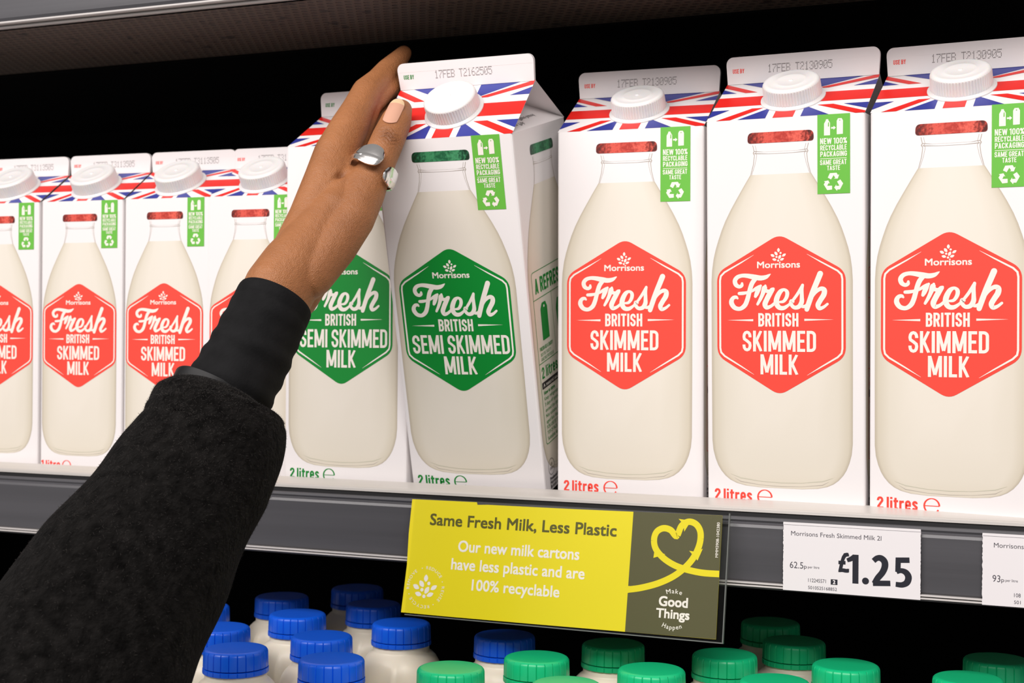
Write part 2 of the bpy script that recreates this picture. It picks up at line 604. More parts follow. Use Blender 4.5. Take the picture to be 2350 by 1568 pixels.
def glyph(c, t):
    h = t / 2
    w = 0.44
    L, R, B, T = h, w - h, h, 1 - h
    r = (R - L) / 2
    cx = (L + R) / 2
    ry = 0.20
    S = []
    o = lambda *p: S.append((list(p), False))

    def bowl(y0, y1, left_open=True):
        q = min(0.16, (y1 - y0) / 2)
        rx = min(r * 1.1, R - L)
        S.append(([(L, y0), (R - rx, y0)] + _arc(R - rx, y0 + q, rx, q, -90, 0) + _arc(R - rx, y1 - q, rx, q, 0, 90) + [(L, y1)], False))

    def ring():
        S.append((_arc(cx, B + ry, r, ry, 180, 360) + _arc(cx, T - ry, r, ry, 0, 180), True))

    stem = lambda x=None: o((L if x is None else x, 0), (L if x is None else x, 1))
    if c == 'A':
        w = 0.46
        o((h * 0.9, 0), (w / 2, 1 - h * 0.1)); o((w - h * 0.9, 0), (w / 2, 1 - h * 0.1)); o((0.12, 0.26), (w - 0.12, 0.26))
    elif c == 'B':
        stem(); bowl(B, 0.52); bowl(0.52, T)
    elif c == 'C':
        o(*([(R, 0.66)] + _arc(cx, T - ry, r, ry, 0, 180) + _arc(cx, B + ry, r, ry, 180, 360) + [(R, 0.34)]))
    elif c == 'D':
        stem(); bowl(B, T)
    elif c == 'E':
        w = 0.38; stem(); o((L, B), (w, B)); o((L, T), (w, T)); o((L, 0.51), (w - 0.04, 0.51))
    elif c == 'F':
        w = 0.37; stem(); o((L, T), (w, T)); o((L, 0.51), (w - 0.04, 0.51))
    elif c == 'G':
        o(*([(R, 0.68)] + _arc(cx, T - ry, r, ry, 0, 180) + _arc(cx, B + ry, r, ry, 180, 360) + [(R, 0.46), (cx, 0.46)]))
    elif c == 'H':
        stem(); stem(R); o((L, 0.51), (R, 0.51))
    elif c == 'I':
        w = t; stem()
    elif c == 'K':
        w = 0.45; stem(); o((w - h * 0.9, 1), (L + h * 0.5, 0.40)); o((L + 0.10, 0.52), (w - h * 0.8, 0))
    elif c == 'L':
        w = 0.36; stem(); o((L, B), (w, B))
    elif c == 'M':
        w = 0.62; R = w - h; stem(); stem(R); o((L + h * 0.2, 1), (w / 2, 0.10)); o((R - h * 0.2, 1), (w / 2, 0.10))
    elif c == 'N':
        stem(); stem(R); o((L, 1), (R, 0))
    elif c in 'O0':
        ring()
    elif c == 'P':
        stem(); bowl(0.44, T)
    elif c == 'R':
        stem(); bowl(0.48, T); o((cx, 0.48), (R, 0.40), (R, 0)) if False else o((cx + 0.02, 0.5), (R + h * 0.2, 0))
    elif c == 'S':
        o(*([(R, 0.68)] + _arc(cx, T - ry, r, ry, 0, 180) + [(L, 0.70), (L + 0.02, 0.60), (cx, 0.51), (R - 0.02, 0.40), (R, 0.30)] + _arc(cx, B + ry, r, ry, 0, -180) + [(L, 0.33)]))
    elif c == 'T':
        w = 0.42; o((w / 2, 0), (w / 2, 1)); o((0, T), (w, T))
    elif c == 'U':
        o(*([(L, 1)] + _arc(cx, B + ry, r, ry, 180, 360) + [(R, 1)]))
    elif c == 'W':
        w = 0.66; q = w / 2; o((h * .8, 1), (q * 0.52, 0.02)); o((q * 0.52, 0.02), (q, 0.95)); o((q, 0.95), (w - q * .52, 0.02)); o((w - q * .52, 0.02), (w - h * .8, 1))
    elif c == 'Y':
        w = 0.46; o((h * 0.9, 1), (w / 2, 0.45)); o((w - h * 0.9, 1), (w / 2, 0.45)); o((w / 2, 0.5), (w / 2, 0))
    elif c == '1':
        w = 0.27; o((w - h, 0), (w - h, 1)); o((0, 0.80), (w - h, 0.93))
    elif c == '2':
        o(*([(L, 0.68)] + _arc(cx, T - ry, r, ry, 180, 0) + [(R, 0.66), (L + 0.03, 0.20), (L, B)])); o((L - h * .6, B), (w, B))
    elif c == '%':
        w = 0.5
        for qx, qy in ((0.12, 0.78), (0.38, 0.22)):
            S.append(([(qx + x * 0.07, qy + y * 0.15) for x, y in _arc(0, 0, 1, 1, 0, 330, 10)], True))
        o((0.08, 0), (0.42, 1))
    elif c == 'l':
        w = t; o((L, 0), (L, 1))
    elif c == 'i':
        w = t; o((L, 0), (L, 0.72)); o((L, 0.84), (L, 1))
    elif c == 't':
        w = 0.30; o(*([(0.13, 0.95), (0.13, 0.2)] + _arc(0.13 + 0.10, 0.2, 0.10, 0.2 - h * .7, 180, 270) + [(w, h * .7)])); o((0, 0.68), (w, 0.68))
    elif c == 'r':
        w = 0.31; o((L, 0), (L, 0.74)); o((L, 0.50), (L + 0.06, 0.63), (w, 0.67))
    elif c == 'e':
        w = 0.40; R = w - h; cx = (L + R) / 2; r = (R - L) / 2
        o(*([(L, 0.37), (R, 0.37), (R, 0.50)] + _arc(cx, 0.52, r, 0.22 - h * .5, 0, 180) + _arc(cx, 0.20, r, 0.2 - h * .6, 180, 350)))
    elif c == 's':
        w = 0.37; R = w - h; cx = (L + R) / 2; r = (R - L) / 2
        o(*([(R, 0.53)] + _arc(cx, 0.56, r, 0.12, 0, 180) + [(L, 0.5), (cx, 0.37), (R, 0.26)] + _arc(cx, 0.19, r, 0.12, 0, -180)))
    else:
        w = 0.2
    return w, S


def gothic(art, s, x0, x1, ycap, ybase, key, layer, t=0.155, gap=0.075, space=0.20):
    H = ybase - ycap
    lay = []
    x = 0.0
    for c in s:
        if c == ' ':
            x += space
            continue
        w, S = glyph(c, t)
        lay.append((x, S))
        x += w + gap
    tot = x - gap
    k = (x1 - x0) / tot
    for gx, S in lay:
        for pts, closed in S:
            P = [(x0 + (gx + px) * k, ybase - py * H) for px, py in pts]
            art.ribbon(P, t * (H * 0.5 + k * 0.5), key, layer, closed)
            it = art.items[-1]
            art.items[-1] = ([(x, min(max(y, ycap), ybase)) for x, y in it[0]],) + it[1:]


def spline(pts, n=7):
    """Catmull-Rom through (x, y, w)"""
    out = []
    N = len(pts)
    for i in range(N - 1):
        p0, p1, p2, p3 = pts[max(i - 1, 0)], pts[i], pts[i + 1], pts[min(i + 2, N - 1)]
        for k in range(n):
            t = k / n
            out.append(tuple(0.5 * (2 * b + (c - a) * t + (2 * a - 5 * b + 4 * c - d) * t * t + (3 * b - a - 3 * c + d) * t ** 3) for a, b, c, d in zip(p0, p1, p2, p3)))
    out.append(pts[-1])
    return out


SCRIPT = [
    [(468, 778, 40), (462, 812, 58), (420, 832, 58), (366, 800, 72), (350, 735, 74), (392, 678, 68), (470, 652, 62), (560, 655, 72), (680, 676, 86), (780, 688, 80), (860, 672, 66), (912, 640, 36), (940, 620, 8)],
    [(700, 690, 70), (640, 765, 76), (606, 850, 76), (580, 950, 74), (552, 1050, 76), (512, 1135, 76), (436, 1190, 66), (350, 1178, 72), (298, 1118, 80), (292, 1062, 76), (322, 1014, 62), (368, 1004, 56), (392, 1022, 34)],
    [(420, 942, 52), (480, 938, 56), (550, 926, 48), (640, 895, 46), (700, 856, 52), (752, 824, 46)],
    [(776, 812, 40), (742, 866, 74), (710, 940, 72), (690, 985, 52)],
    [(724, 1112, 44), (770, 1030, 56), (808, 945, 66), (832, 870, 84), (846, 832, 76), (852, 812, 40)],
    [(836, 860, 70), (872, 896, 62), (920, 898, 52), (962, 872, 62), (985, 858, 40)],
    [(972, 872, 66), (920, 950, 84), (872, 1040, 84), (846, 1110, 84), (872, 1162, 70), (940, 1142, 52), (1006, 1090, 48)],
    [(1078, 1072, 34), (1150, 1058, 50), (1200, 985, 62), (1206, 910, 62), (1160, 872, 46), (1096, 905, 72), (1044, 1000, 86), (1032, 1088, 86), (1076, 1158, 76), (1150, 1166, 66), (1226, 1120, 46), (1262, 1082, 44)],
    [(1240, 1110, 40), (1300, 1040, 46), (1380, 930, 50), (1450, 808, 46), (1462, 790, 30)],
    [(1456, 796, 48), (1442, 870, 60), (1444, 980, 64), (1440, 1070, 76), (1396, 1140, 72), (1326, 1156, 62), (1276, 1112, 60), (1278, 1060, 74), (1306, 1062, 40)],
    [(1425, 1130, 50), (1480, 1138, 52), (1530, 1110, 50)],
    [(1738, 612, 92), (1690, 730, 90), (1632, 870, 88), (1580, 1010, 86), (1536, 1140, 82), (1524, 1182, 76)],
    [(1584, 1030, 40), (1650, 920, 56), (1740, 852, 66), (1800, 868, 80), (1796, 940, 86), (1742, 1030, 82), (1702, 1108, 80), (1726, 1162, 66), (1790, 1142, 50), (1852, 1092, 40)],
]


def leaf_logo(art, cx, cy, s, key, layer):
    """sprig of lens shaped leaves and dots, s = mm per drawing unit"""
    D = [(0, -82, 34, 22, 90), (-40, -28, 36, 23, 52), (-95, 3, 36, 22, 28), (88, -1, 37, 20, -34), (19, 28, 38, 22, -62), (-66, 68, 35, 21, 14), (56, 66, 36, 20, -24)]
    for x, y, a, b, r in D:
        art.disc(cx + x * s, cy + y * s, a * s, b * s, key, layer, math.radians(r), 18, True)
    for x, y in ((-32, 27), (34, -36), (-5, 86)):
        art.disc(cx + x * s, cy + y * s, 17 * s, 17 * s, key, layer, 0, 12)


def rounded(pts, rads, n=6):
    out = []
    N = len(pts)
    for i in range(N):
        p, a, b = Vector(pts[i]), Vector(pts[i - 1]), Vector(pts[(i + 1) % N])
        r = rads[i] if isinstance(rads, (list, tuple)) else rads
        u, v = (a - p).normalized(), (b - p).normalized()
        s, e = p + u * r, p + v * r
        for k in range(n + 1):
            t = k / n
            q = s * (1 - t) ** 2 + p * 2 * t * (1 - t) + e * t * t
            out.append((q.x, q.y))
    return out


def hexagon_art(kind):
    """the badge, in the 2 litre front panel's mm"""
    A = Art()
    ink = 'green' if kind == 'green' else 'red'
    cx = 43.8
    ox = 43.3
    hexp = [(ox, 66.9), (81.4, 88.6), (81.4, 137.4), (ox, 160.0), (6.3, 137.4), (6.3, 88.6)]
    A.poly(rounded(hexp, [5, 5.5, 5.5, 5, 5.5, 5.5]), ink, 2)
    for sgn in (-1, 1):                                      # inner key line with tapering ends
        x = cx + sgn * 35.7
        pth = [(cx + sgn * 15.5, 78.6, 0.1), (cx + sgn * 23, 82.9, 0.75), (cx + sgn * 33, 88.4, 1.05), (x - sgn * 0.5, 90.6, 1.1), (x, 93.2, 1.1), (x, 112, 1.1), (x, 132.8, 1.1), (x - sgn * 0.5, 135.4, 1.1), (cx + sgn * 33, 137.6, 1.05), (cx + sgn * 23, 143.6, 0.75), (cx + sgn * 15.5, 148.2, 0.1)]
        A.ribbon([p[:2] for p in pth], [p[2] for p in pth], 'cream', 3)
    leaf_logo(A, 42.9, 79.0, 1 / 27.8, 'cream', 3)
    font_text(A, 'Morrisons', 30.3, 55.4, 82.6, 86.2, 'cream', 3, bold=0.022)
    for st in SCRIPT:
        sp = spline(st)
        f = lambda X, Y: (43.5 + (X - 1085) / 27.83, 68.6 + (Y + 0.02 * (X - 1055) - 30) / 27.86)
        A.ribbon([f(x, y) for x, y, w in sp], [max(w, 3) / 27.85 for x, y, w in sp], 'cream', 3)
        for x, y, w in (sp[0], sp[-1]):
            if w > 20:
                A.disc(*f(x, y), w / 55.7, w / 55.7, 'cream', 3, 0, 14)
    gothic(A, 'BRITISH', 30.9, 54.4, 112.4, 120.2, 'cream', 3, t=0.16)
    A.poly([(27.9, 115.9), (27.9, 117.1), (12.4, 116.5)], 'cream', 3)
    A.poly([(57.8, 115.7), (74.6, 116.1), (57.8, 116.9)], 'cream', 3)
    if kind == 'green':
        gothic(A, 'SEMI SKIMMED', 11.4, 77.6, 122.6, 134.7, 'cream', 3, t=0.138)
    else:
        gothic(A, 'SKIMMED', 21.5, 64.5, 122.6, 134.7, 'cream', 3, t=0.142)
    gothic(A, 'MILK', 32.1, 54.2, 136.3, 148.0, 'cream', 3, t=0.142)
    return A


def bottle_art(kind):
    A = Art()
    cx = 44.1
    prof = [(32.3, 17.7), (39, 21.8), (46.6, 26.3), (52, 29.4), (58.5, 32.7), (64, 35.0), (69.8, 37.0), (75, 38.6), (80.5, 39.9), (87, 40.8), (93.8, 41.2), (120, 41.2), (150, 41.2), (187, 41.1), (193, 40.5), (198, 39.2), (202, 37.6), (205, 35.8), (208, 33.2), (210.3, 30.2), (212, 26.5), (213.3, 21), (214, 12)]
    pts, uvs, fs = [], [], []
    cols = [-1, -0.97, -0.9, -0.75, -0.5, 0, 0.5, 0.75, 0.9, 0.97, 1]
    for y, hw in prof:
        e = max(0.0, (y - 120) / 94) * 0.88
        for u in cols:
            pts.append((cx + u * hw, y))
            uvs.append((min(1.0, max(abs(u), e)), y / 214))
    n = len(cols)
    for i in range(len(prof) - 1):
        for k in range(n - 1):
            fs.append((i * n + k, i * n + k + 1, (i + 1) * n + k + 1, (i + 1) * n + k))
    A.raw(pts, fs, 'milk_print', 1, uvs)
    # glass neck lines
    for s in (-1, 1):
        for off, w0 in ((0, 0.32), (1.4, 0.16)):
            q = [(cx + s * (16.2 - off), 15.2, w0), (cx + s * (15.4 - off), 18.6, w0), (cx + s * (15.9 - off), 19.6, w0 * 1.6), (cx + s * (15.2 - off), 21, w0), (cx + s * (15.8 - off * 0.7), 26, w0), (cx + s * (17.4 - off * .4), 32.2, w0)]
            A.ribbon([p[:2] for p in q], [p[2] for p in q], 'grey_ink', 1)
    A.ribbon([(cx - 15.2, 19.9), (cx - 7, 20.4), (cx + 7, 20.4), (cx + 15.2, 19.9)], [0.4, 0.14, 0.14, 0.4], 'grey_ink', 1)
    A.ribbon([(cx - 15.4, 18.6), (cx - 10, 19.2), (cx + 10, 19.2), (cx + 15.4, 18.6)], [0.3, 0.06, 0.06, 0.3], 'grey_ink', 1)
    # base glass lines
    for dy, wd, k in ((0, 0.5, 'pale_ink'), (2.2, 0.35, 'grey_ink')):
        q = [(cx - 30 + dy, 206.8 + dy, 0.05), (cx - 24, 208.9 + dy, wd), (cx - 12, 210.4 + dy, wd * 0.5), (cx, 210.8 + dy, wd * .8), (cx + 12, 210.4 + dy, wd * 0.4), (cx + 24, 208.9 + dy, wd), (cx + 30 - dy, 206.8 + dy, 0.05)]
        A.ribbon([p[:2] for p in q], [p[2] for p in q], k, 1.5)
    # foil cap
    c0, c1, y0, y1 = 25.0, 63.2, 7.9, 14.1
    outl = rounded([(c0, y0), (c1, y0), (c1 + 0.2, y1), (c0 - 0.2, y1)], [3.0, 3.0, 2.0, 2.0])
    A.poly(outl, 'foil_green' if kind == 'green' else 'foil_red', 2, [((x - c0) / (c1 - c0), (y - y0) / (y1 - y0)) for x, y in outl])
    return A


def recycle_mark(A, cx, cy, R, key, layer):
    for k in range(3):
        th = math.radians(120 * k)

        def rot(x, y):
            return (cx + x * cos(th) - y * sin(th), cy + x * sin(th) + y * cos(th))
        band = [(-0.59, -0.50), (-0.37, -0.96), (0.33, -0.98), (0.47, -0.735), (0.61, -0.80), (0.45, -0.36), (0.06, -0.38), (0.20, -0.46), (0.02, -0.74), (-0.24, -0.30)]
        A.poly([rot(x * R, y * R) for x, y in band], key, layer)


def label_art():
    A = Art()
    A.rect(65.5, -0.2, 83.9, 44.7, 'lime', 2)
    sx = lambda X: 65.5 + (X - 133) / 566 * 18.4
    sy = lambda Y: (Y - 55) / 1442 * 44.9
    P = lambda L: [(sx(x), sy(y)) for x, y in L]
    A.poly(P([(248, 430), (250, 215), (280, 160), (282, 138), (322, 138), (326, 160), (354, 205), (354, 430)]), 'cream', 3)
    A.poly(P([(322, 200), (336, 190), (336, 268), (318, 270)]), 'lime', 4)
    A.poly(P([(470, 420), (470, 175), (492, 132), (555, 132), (578, 175), (576, 416)]), 'cream', 3)
    A.disc(sx(523), sy(166), 0.35, 0.25, 'lime', 4, 0, 10)
    A.poly(P([(372, 285), (415, 285), (415, 262), (455, 298), (415, 336), (415, 314), (372, 314)]), 'cream', 3)
    for s, x0, x1, y0, y1 in (('NEW 100%', 180, 645, 480, 590), ('RECYCLABLE', 182, 642, 608, 702), ('PACKAGING', 182, 646, 720, 818), ('SAME GREAT', 178, 640, 874, 966), ('TASTE', 300, 526, 982, 1066)):
        gothic(A, s, sx(x0), sx(x1), sy(y0), sy(y1), 'cream', 3, t=0.15)
    A.rect(sx(182), sy(846), sx(640), sy(856), 'cream', 3)
    recycle_mark(A, sx(411), sy(1285), 5.4, 'cream', 3)
    return A


def litres_art(num, ink, x=4.2):
    A = Art()
    word = ' litres' if num == '2' else ' litre'
    gothic(A, num + word, x, x + (22.6 if num == '2' else 19.5), 215.8, 222.6, ink, 1, t=0.16, gap=0.07, space=0.14)
    ex, ey = x + (30.2 if num == '2' else 26), 219.6
    q = [(ex + 4.1 * cos(math.radians(a)), ey - 4.1 * sin(math.radians(a)), 0.45 + 0.5 * abs(cos(math.radians(a)))) for a in range(0, 331, 15)]
    A.ribbon([(ex - 4.1, ey)] + [(ex + 4.1, ey)], 0.4, ink, 1)
    A.ribbon([p[:2] for p in q], [p[2] for p in q], ink, 1)
    return A


def side_art(kind):
    """bottle and small print of the right hand panel of the 2 litre carton"""
    A = Art()
    ink = 'green' if kind == 'green' else 'red'
    b = bottle_art(kind)
    b.xform(lambda x, y: (46 + (x - 44.1) * 1.05, y + 2.2))
    A.merge(b)
    box = rounded([(8.6, 86.5), (83.5, 86.5), (83.5, 196), (8.6, 196)], 3)
    A.ribbon(box, 0.4, ink, 3, True)
    gothic(A, 'A REFRESHING', 13, 78, 91, 100.6, ink, 3, t=0.16)
    A.rect(8.6, 103.6, 83.5, 104.0, ink, 3)
    for x in (39.5, 61.5):
        A.rect(x, 104, x + 0.3, 144, ink, 3)
    A.rect(8.6, 144.0, 83.5, 144.4, ink, 3)
    A.poly([(19, 131), (19, 111), (22, 107.5), (28, 107.5), (30.5, 111), (30.5, 131)], ink, 3)
    A.disc(24.8, 110, 1.1, 0.9, 'cream', 4, 0, 10)
    A.poly([(47, 131), (46, 116), (49, 110), (53, 110), (56, 116), (55, 131)], ink, 3)
    A.disc(73, 120, 6, 9, ink, 3)
    gothic(A, 'FRESH AS A DAISY', 12, 35, 134.2, 136.6, ink, 3, t=0.15)
    gothic(A, 'SO ITS TASTY', 12.6, 31, 138, 140, ink, 3, t=0.09)
    gothic(A, 'AND NUTRITIOUS', 12.8, 35, 141, 143, ink, 3, t=0.09)
    gothic(A, '2 litres', 11.6, 40, 147.0, 154.2, ink, 3, t=0.15)
    A.rect(10.4, 156.4, 81, 160.6, 'black_ink', 3)
    font_text(A, 'A natural source of protein', 12, 66, 157.4, 159.6, 'cream', 4)
    rows = ['How to store', 'Keep refrigerated. Once opened', '3 days of opening and do not', 'exceed the date shown.', 'Not suitable for home freezing', 'aged less than one year', 'FOR USE BY SEE', 'TOP OF PACK', 'Suitable for vegetarians']
    for i, s in enumerate(rows):
        y = 162.2 + i * 3.7
        font_text(A, s, 12.2, 12.2 + 1.62 * len(s), y, y + 2.3, ink, 3, bold=0.015 if i == 0 else 0)
    A.ribbon([(13.2 + 5.2 * cos(2 * pi * k / 24), 211.5 + 5.2 * sin(2 * pi * k / 24)) for k in range(24)], 0.3, 'black_ink', 4, True)
    font_text(A, 'GB', 11.6, 14.8, 209.0, 210.6, 'black_ink', 4)
    font_text(A, 'OR004', 9.8, 16.6, 211.8, 213.4, 'black_ink', 4)
    for i, s in enumerate(('Produced for', 'Morrisons by', 'British milk')):
        font_text(A, s, 9.5, 27, 218 + 2.6 * i, 220 + 2.6 * i, 'black_ink', 3, bold=0.02)
    return A


FLAG = [
    ('flag_red', [(0.428, 0), (0.556, 0), (0.556, 1), (0.428, 1)]), ('flag_red', [(0, 0.36), (1, 0.36), (1, 0.605), (0, 0.605)]),
    ('flag_red', [(0.065, 0), (0.155, 0), (0.336, 0.28), (0.262, 0.28)]), ('flag_blue', [(0.204, 0), (0.382, 0), (0.382, 0.27)]), ('flag_blue', [(0, 0.27), (0, 0.08), (0.115, 0.27)]),
    ('flag_blue', [(0.604, 0), (0.783, 0), (0.604, 0.27)]), ('flag_red', [(0.68, 0.27), (0.78, 0.27), (1, 0.045), (1, 0), (0.943, 0)]), ('flag_blue', [(0.845, 0.265), (1, 0.265), (1, 0.11)]),
    ('flag_red', [(0, 0.985), (0, 0.89), (0.16, 0.72), (0.24, 0.72)]), ('flag_blue', [(0, 0.84), (0.10, 0.725), (0, 0.725)]), ('flag_blue', [(0.085, 1), (0.385, 1), (0.385, 0.72)]),
    ('flag_blue', [(0.61, 1), (0.92, 1), (0.61, 0.72)]), ('flag_red', [(1, 1), (1, 0.91), (0.705, 0.72), (0.62, 0.72)]), ('flag_blue', [(1, 0.87), (1, 0.73), (0.86, 0.73)]),
]

DOTS = {'0': '01110100011001110101110011000101110', '1': '00100011000010000100001000010001110', '2': '01110100010000100110010001000011111', '3': '01110100010000100110000011000101110', '5': '11111100001111000001000011000101110',
        '6': '00110010001000011110100011000101110', '7': '11111000010001000100010000100001000', '9': '01110100011000101111000010001001100', 'F': '11111100001000011110100001000010000', 'E': '11111100001000011110100001000011111',
        'B': '11110100011000111110100011000111110', 'T': '11111001000010000100001000010000100'}


def date_code(A, s, x0, y_top, w, h, key, layer):
    p = w / len(s)
    dx, dy = p * 0.72 / 4, h / 6
    for i, c in enumerate(s):
        bits = DOTS.get(c)
        if not bits:
            continue
        for j in range(7):
            for k in range(5):
                if bits[j * 5 + k] == '1':
                    A.disc(x0 + i * p + k * dx, y_top + j * dy, dx * 0.42, dy * 0.42, key, layer, 0, 6)


# ------------------------------------------------------------------ milk cartons
def carton_meshes(kind, size):
    """meshes in carton space: x right, y back, z up, origin at the middle of the base"""
    if size == 2:
        W, H, rise, fin = 92.2, 226.6, 27.6, 16.6
    else:
        W, H, rise, fin = 70.0, 196.7, 23.7, 14.4
    ink = 'green' if kind == 'green' else 'red'
    h = W / 2
    # -- body, with all print of the front and right hand panels
    mb = MB()
    c = 1.3
    ring = [(-h + c, -h), (h - c, -h), (h - 0.3 * c, -h + 0.3 * c), (h, -h + c), (h, h - c), (h - 0.3 * c, h - 0.3 * c), (h - c, h), (-h + c, h), (-h + 0.3 * c, h - 0.3 * c), (-h, h - c), (-h, -h + c), (-h + 0.3 * c, -h + 0.3 * c)]
    n = len(ring)
    mb.add([(x, y, 0) for x, y in ring] + [(x, y, H) for x, y in ring], [(i, (i + 1) % n, n + (i + 1) % n, n + i) for i in range(n)] + [tuple(range(n))[::-1], tuple(range(n, 2 * n))], 'paper')
    art = Art()
    hx, bo, la = hexagon_art(kind), bottle_art(kind), label_art()
    if size == 2:
        li = litres_art('2', ink)
    else:
        hx.xform(lambda x, y: (33.4 + (x - 43.8) * 0.845, 97.8 + (y - 113.4) * 0.827))
        bo.xform(lambda x, y: (33.4 + (x - 44.1) * 0.775, 2.9 + y * 0.852))
        la.xform(lambda x, y: (51.9 + (x - 65.5) * 0.745, 0.2 + y * 0.77))
        li = litres_art('1', ink)
        li.xform(lambda x, y: (1.2 + (x - 4.2) * 0.85, 189.5 + (y - 216.2) * 0.85))
    for a in (bo, hx, la, li):
        art.merge(a)
    art.place(mb, (-h, -h, H), (1, 0, 0), (0, 0, -1), (0, -1, 0))
    if size == 2:
        side_art(kind).place(mb, (h, -h, H), (0, 1, 0), (0, 0, -1), (1, 0, 0))
    body = mb.mesh('carton_body')
    # -- gable: two sloping panels, tucked-in sides, flag print
    mb = MB()
    zt = H + rise
    ci = h * 0.93
    v = [(-h, -h, H), (h, -h, H), (h, h, H), (-h, h, H), (-h, 0, zt), (h, 0, zt), (-h + ci, 0, zt - 1.5), (h - ci, 0, zt - 1.5)]
    mb.add(v, [(0, 1, 5, 4), (2, 3, 4, 5), (1, 2, 7), (1, 7, 5), (2, 5, 7), (3, 0, 6), (0, 4, 6), (3, 6, 4), (0, 3, 2, 1)], 'paper')
    s = hypot(h, rise)
    fl = Art()
    for key, pts in FLAG:
        fl.poly([(x * W, y * s) for x, y in pts], key, 1 if key == 'flag_blue' else 1.4)
    fl.place(mb, (-h, -h, H), (1, 0, 0), (0, h / s, rise / s), (0, -rise / s, h / s))
    if size == 2:
        tp = Art()
        for i, (t, x0, x1) in enumerate((('Tetra Pak', 8, 33), ('Tetra Rex Plant-based', 8, 60))):
            font_text(tp, t, x0, x1, 4 + i * 4.2, 6.8 + i * 4.2, 'black_ink', 1)
        # printed on the folded-in side triangle, just above its lower crease
        e1 = Vector((0, 1, 0))
        e2 = (Vector((h - ci, 0, zt - 1.5)) - Vector((h, 0, H))).normalized()
        nn = e1.cross(e2)
        nn = -nn if nn.z < 0 else nn
        tp.xform(lambda x, y: (x, y))
        tp.place(mb, (h, -h, H), e1, e2, nn)
    gable = mb.mesh('gable_top')
    # -- sealed fin
    mb = MB()
    t0, t1 = 1.3, 1.36
    zf = H + rise - 0.4
    zc = zf + fin * 0.66
    zz = zf + fin
    r = 4.2

    def slab(y0, y1, outline):
        nn = len(outline)
        vs = [(x, y0, z) for x, z in outline] + [(x, y1, z) for x, z in outline]
        mb.add(vs, [tuple(range(nn)), tuple(range(nn, 2 * nn))[::-1]] + [(i, i + nn, (i + 1) % nn + nn, (i + 1) % nn) for i in range(nn)], 'paper')
    slab(-t0, t0, [(-h + 0.4, zf), (h - 0.4, zf), (h + 0.3, zc), (-h - 0.3, zc)])
    top = [(-h - 0.3, zc - 0.05), (h + 0.3, zc - 0.05)] + [(h + 0.3 - r + r * cos(math.radians(a)), zz - r + r * sin(math.radians(a))) for a in range(0, 91, 15)] + [(-h - 0.3 + r + r * cos(math.radians(a)), zz - r + r * sin(math.radians(a))) for a in range(90, 181, 15)]
    slab(-t1, t1, top)
    fa = Art()
    if size == 2:
        gothic(fa, 'USE BY', 3.6, 10.8, fin - 9.3, fin - 6.6, ink, 1, t=0.155)
        date_code(fa, '17FEB T2162505' if kind == 'green' else '17FEB T2130905', 25.6, fin - 10.6, 39.5, 4.4, 'date_ink', 1)
    else:
        gothic(fa, 'USE BY', 3.0, 9.2, fin - 8.0, fin - 5.7, ink, 1, t=0.155)
        date_code(fa, '17FEB T3113505', 20.0, fin - 9.0, 37.0, 4.0, 'date_ink', 1)
    fa.place(mb, (-h, -t0, zf + fin), (1, 0, 0), (0, 0, -1), (0, -1, 0))
    finm = mb.mesh('top_fin')
    return dict(W=W, H=H, rise=rise, h=h, body=body, gable=gable, fin=finm)


def cap_meshes():
    mb = MB()
    n = 180

    def ribs(r, z, a, k):
        return r - (0.45 if k % 3 == 0 else 0.0) if 1.6 < z < 9.6 and r > 16 else r
    mb.lathe([(16.9, 1.2), (17.1, 1.7), (17.0, 2.2), (16.8, 9.2), (16.6, 9.9), (16.1, 10.7), (15.2, 11.2), (14.2, 11.35), (13.4, 11.2), (9.0, 11.15), (8.6, 11.3), (8.0, 11.15), (1.4, 11.1), (0.9, 11.5)], 'cap_white', n, ribs)
    cap = mb.mesh('screw_cap', True, 35)
    mb = MB()
    mb.lathe([(19.0, 0), (18.9, 0.5), (17.6, 1.1), (17.2, 1.5)], 'collar', 72)
    return cap, mb.mesh('cap_collar', True, 35)


CAP, COLLAR = cap_meshes()
TURN = {}


def carton(ms, label, group, X, Y, Z, yaw, pitch, roll, capturn=0.0):
    """X, Y, Z: front left bottom corner; pitch > 0 leans the top towards the shopper"""
    R = Matrix.Rotation(yaw, 3, 'Z') @ Matrix.Rotation(pitch, 3, 'X') @ Matrix.Rotation(roll, 3, 'Y')
    h = ms['h']
    base = Vector((X, Y, Z)) + R @ Vector((h, h, 0))
    root = empty('milk_carton', V(*base), label, 'milk carton', group, R.to_euler())
    link('body', ms['body'], root)
    link('gable_top', ms['gable'], root)
    link('top_fin', ms['fin'], root)
    cap = link('screw_cap', CAP, root)
    s = hypot(h, ms['rise'])
    k = 0.50
    p = Vector((0, -h + h * k, ms['H'] + ms['rise'] * k)) + Vector((0, -ms['rise'] / s, h / s)) * 0.2
    cap.location = p / 1000.0
    cap.rotation_euler = (atan2(ms['rise'], h), 0, 0)
    link('cap_collar', COLLAR, cap)
    return root


# ------------------------------------------------------------------ cabinet and shelves
mb = MB(); mb.box((-1800, -2600, -ZS - 40), (1800, 700, -ZS), 'floor'); structure(mb.build('floor')).location = (0, 0, ZS / 1000)
mb = MB(); mb.box((-1300, 520, -ZS + 2), (1100, 560, 900), 'dark'); structure(mb.build('wall_back')).location = (0, 0, ZS / 1000)
mb = MB(); mb.box((-1300, -60, -ZS + 2), (-1260, 518, 900), 'dark'); structure(mb.build('wall_left')).location = (0, 0, ZS / 1000)
mb = MB(); mb.box((1060, -60, -ZS + 2), (1100, 518, 900), 'dark'); structure(mb.build('wall_right')).location = (0, 0, ZS / 1000)

XA, XB = -1250.0, 1050.0


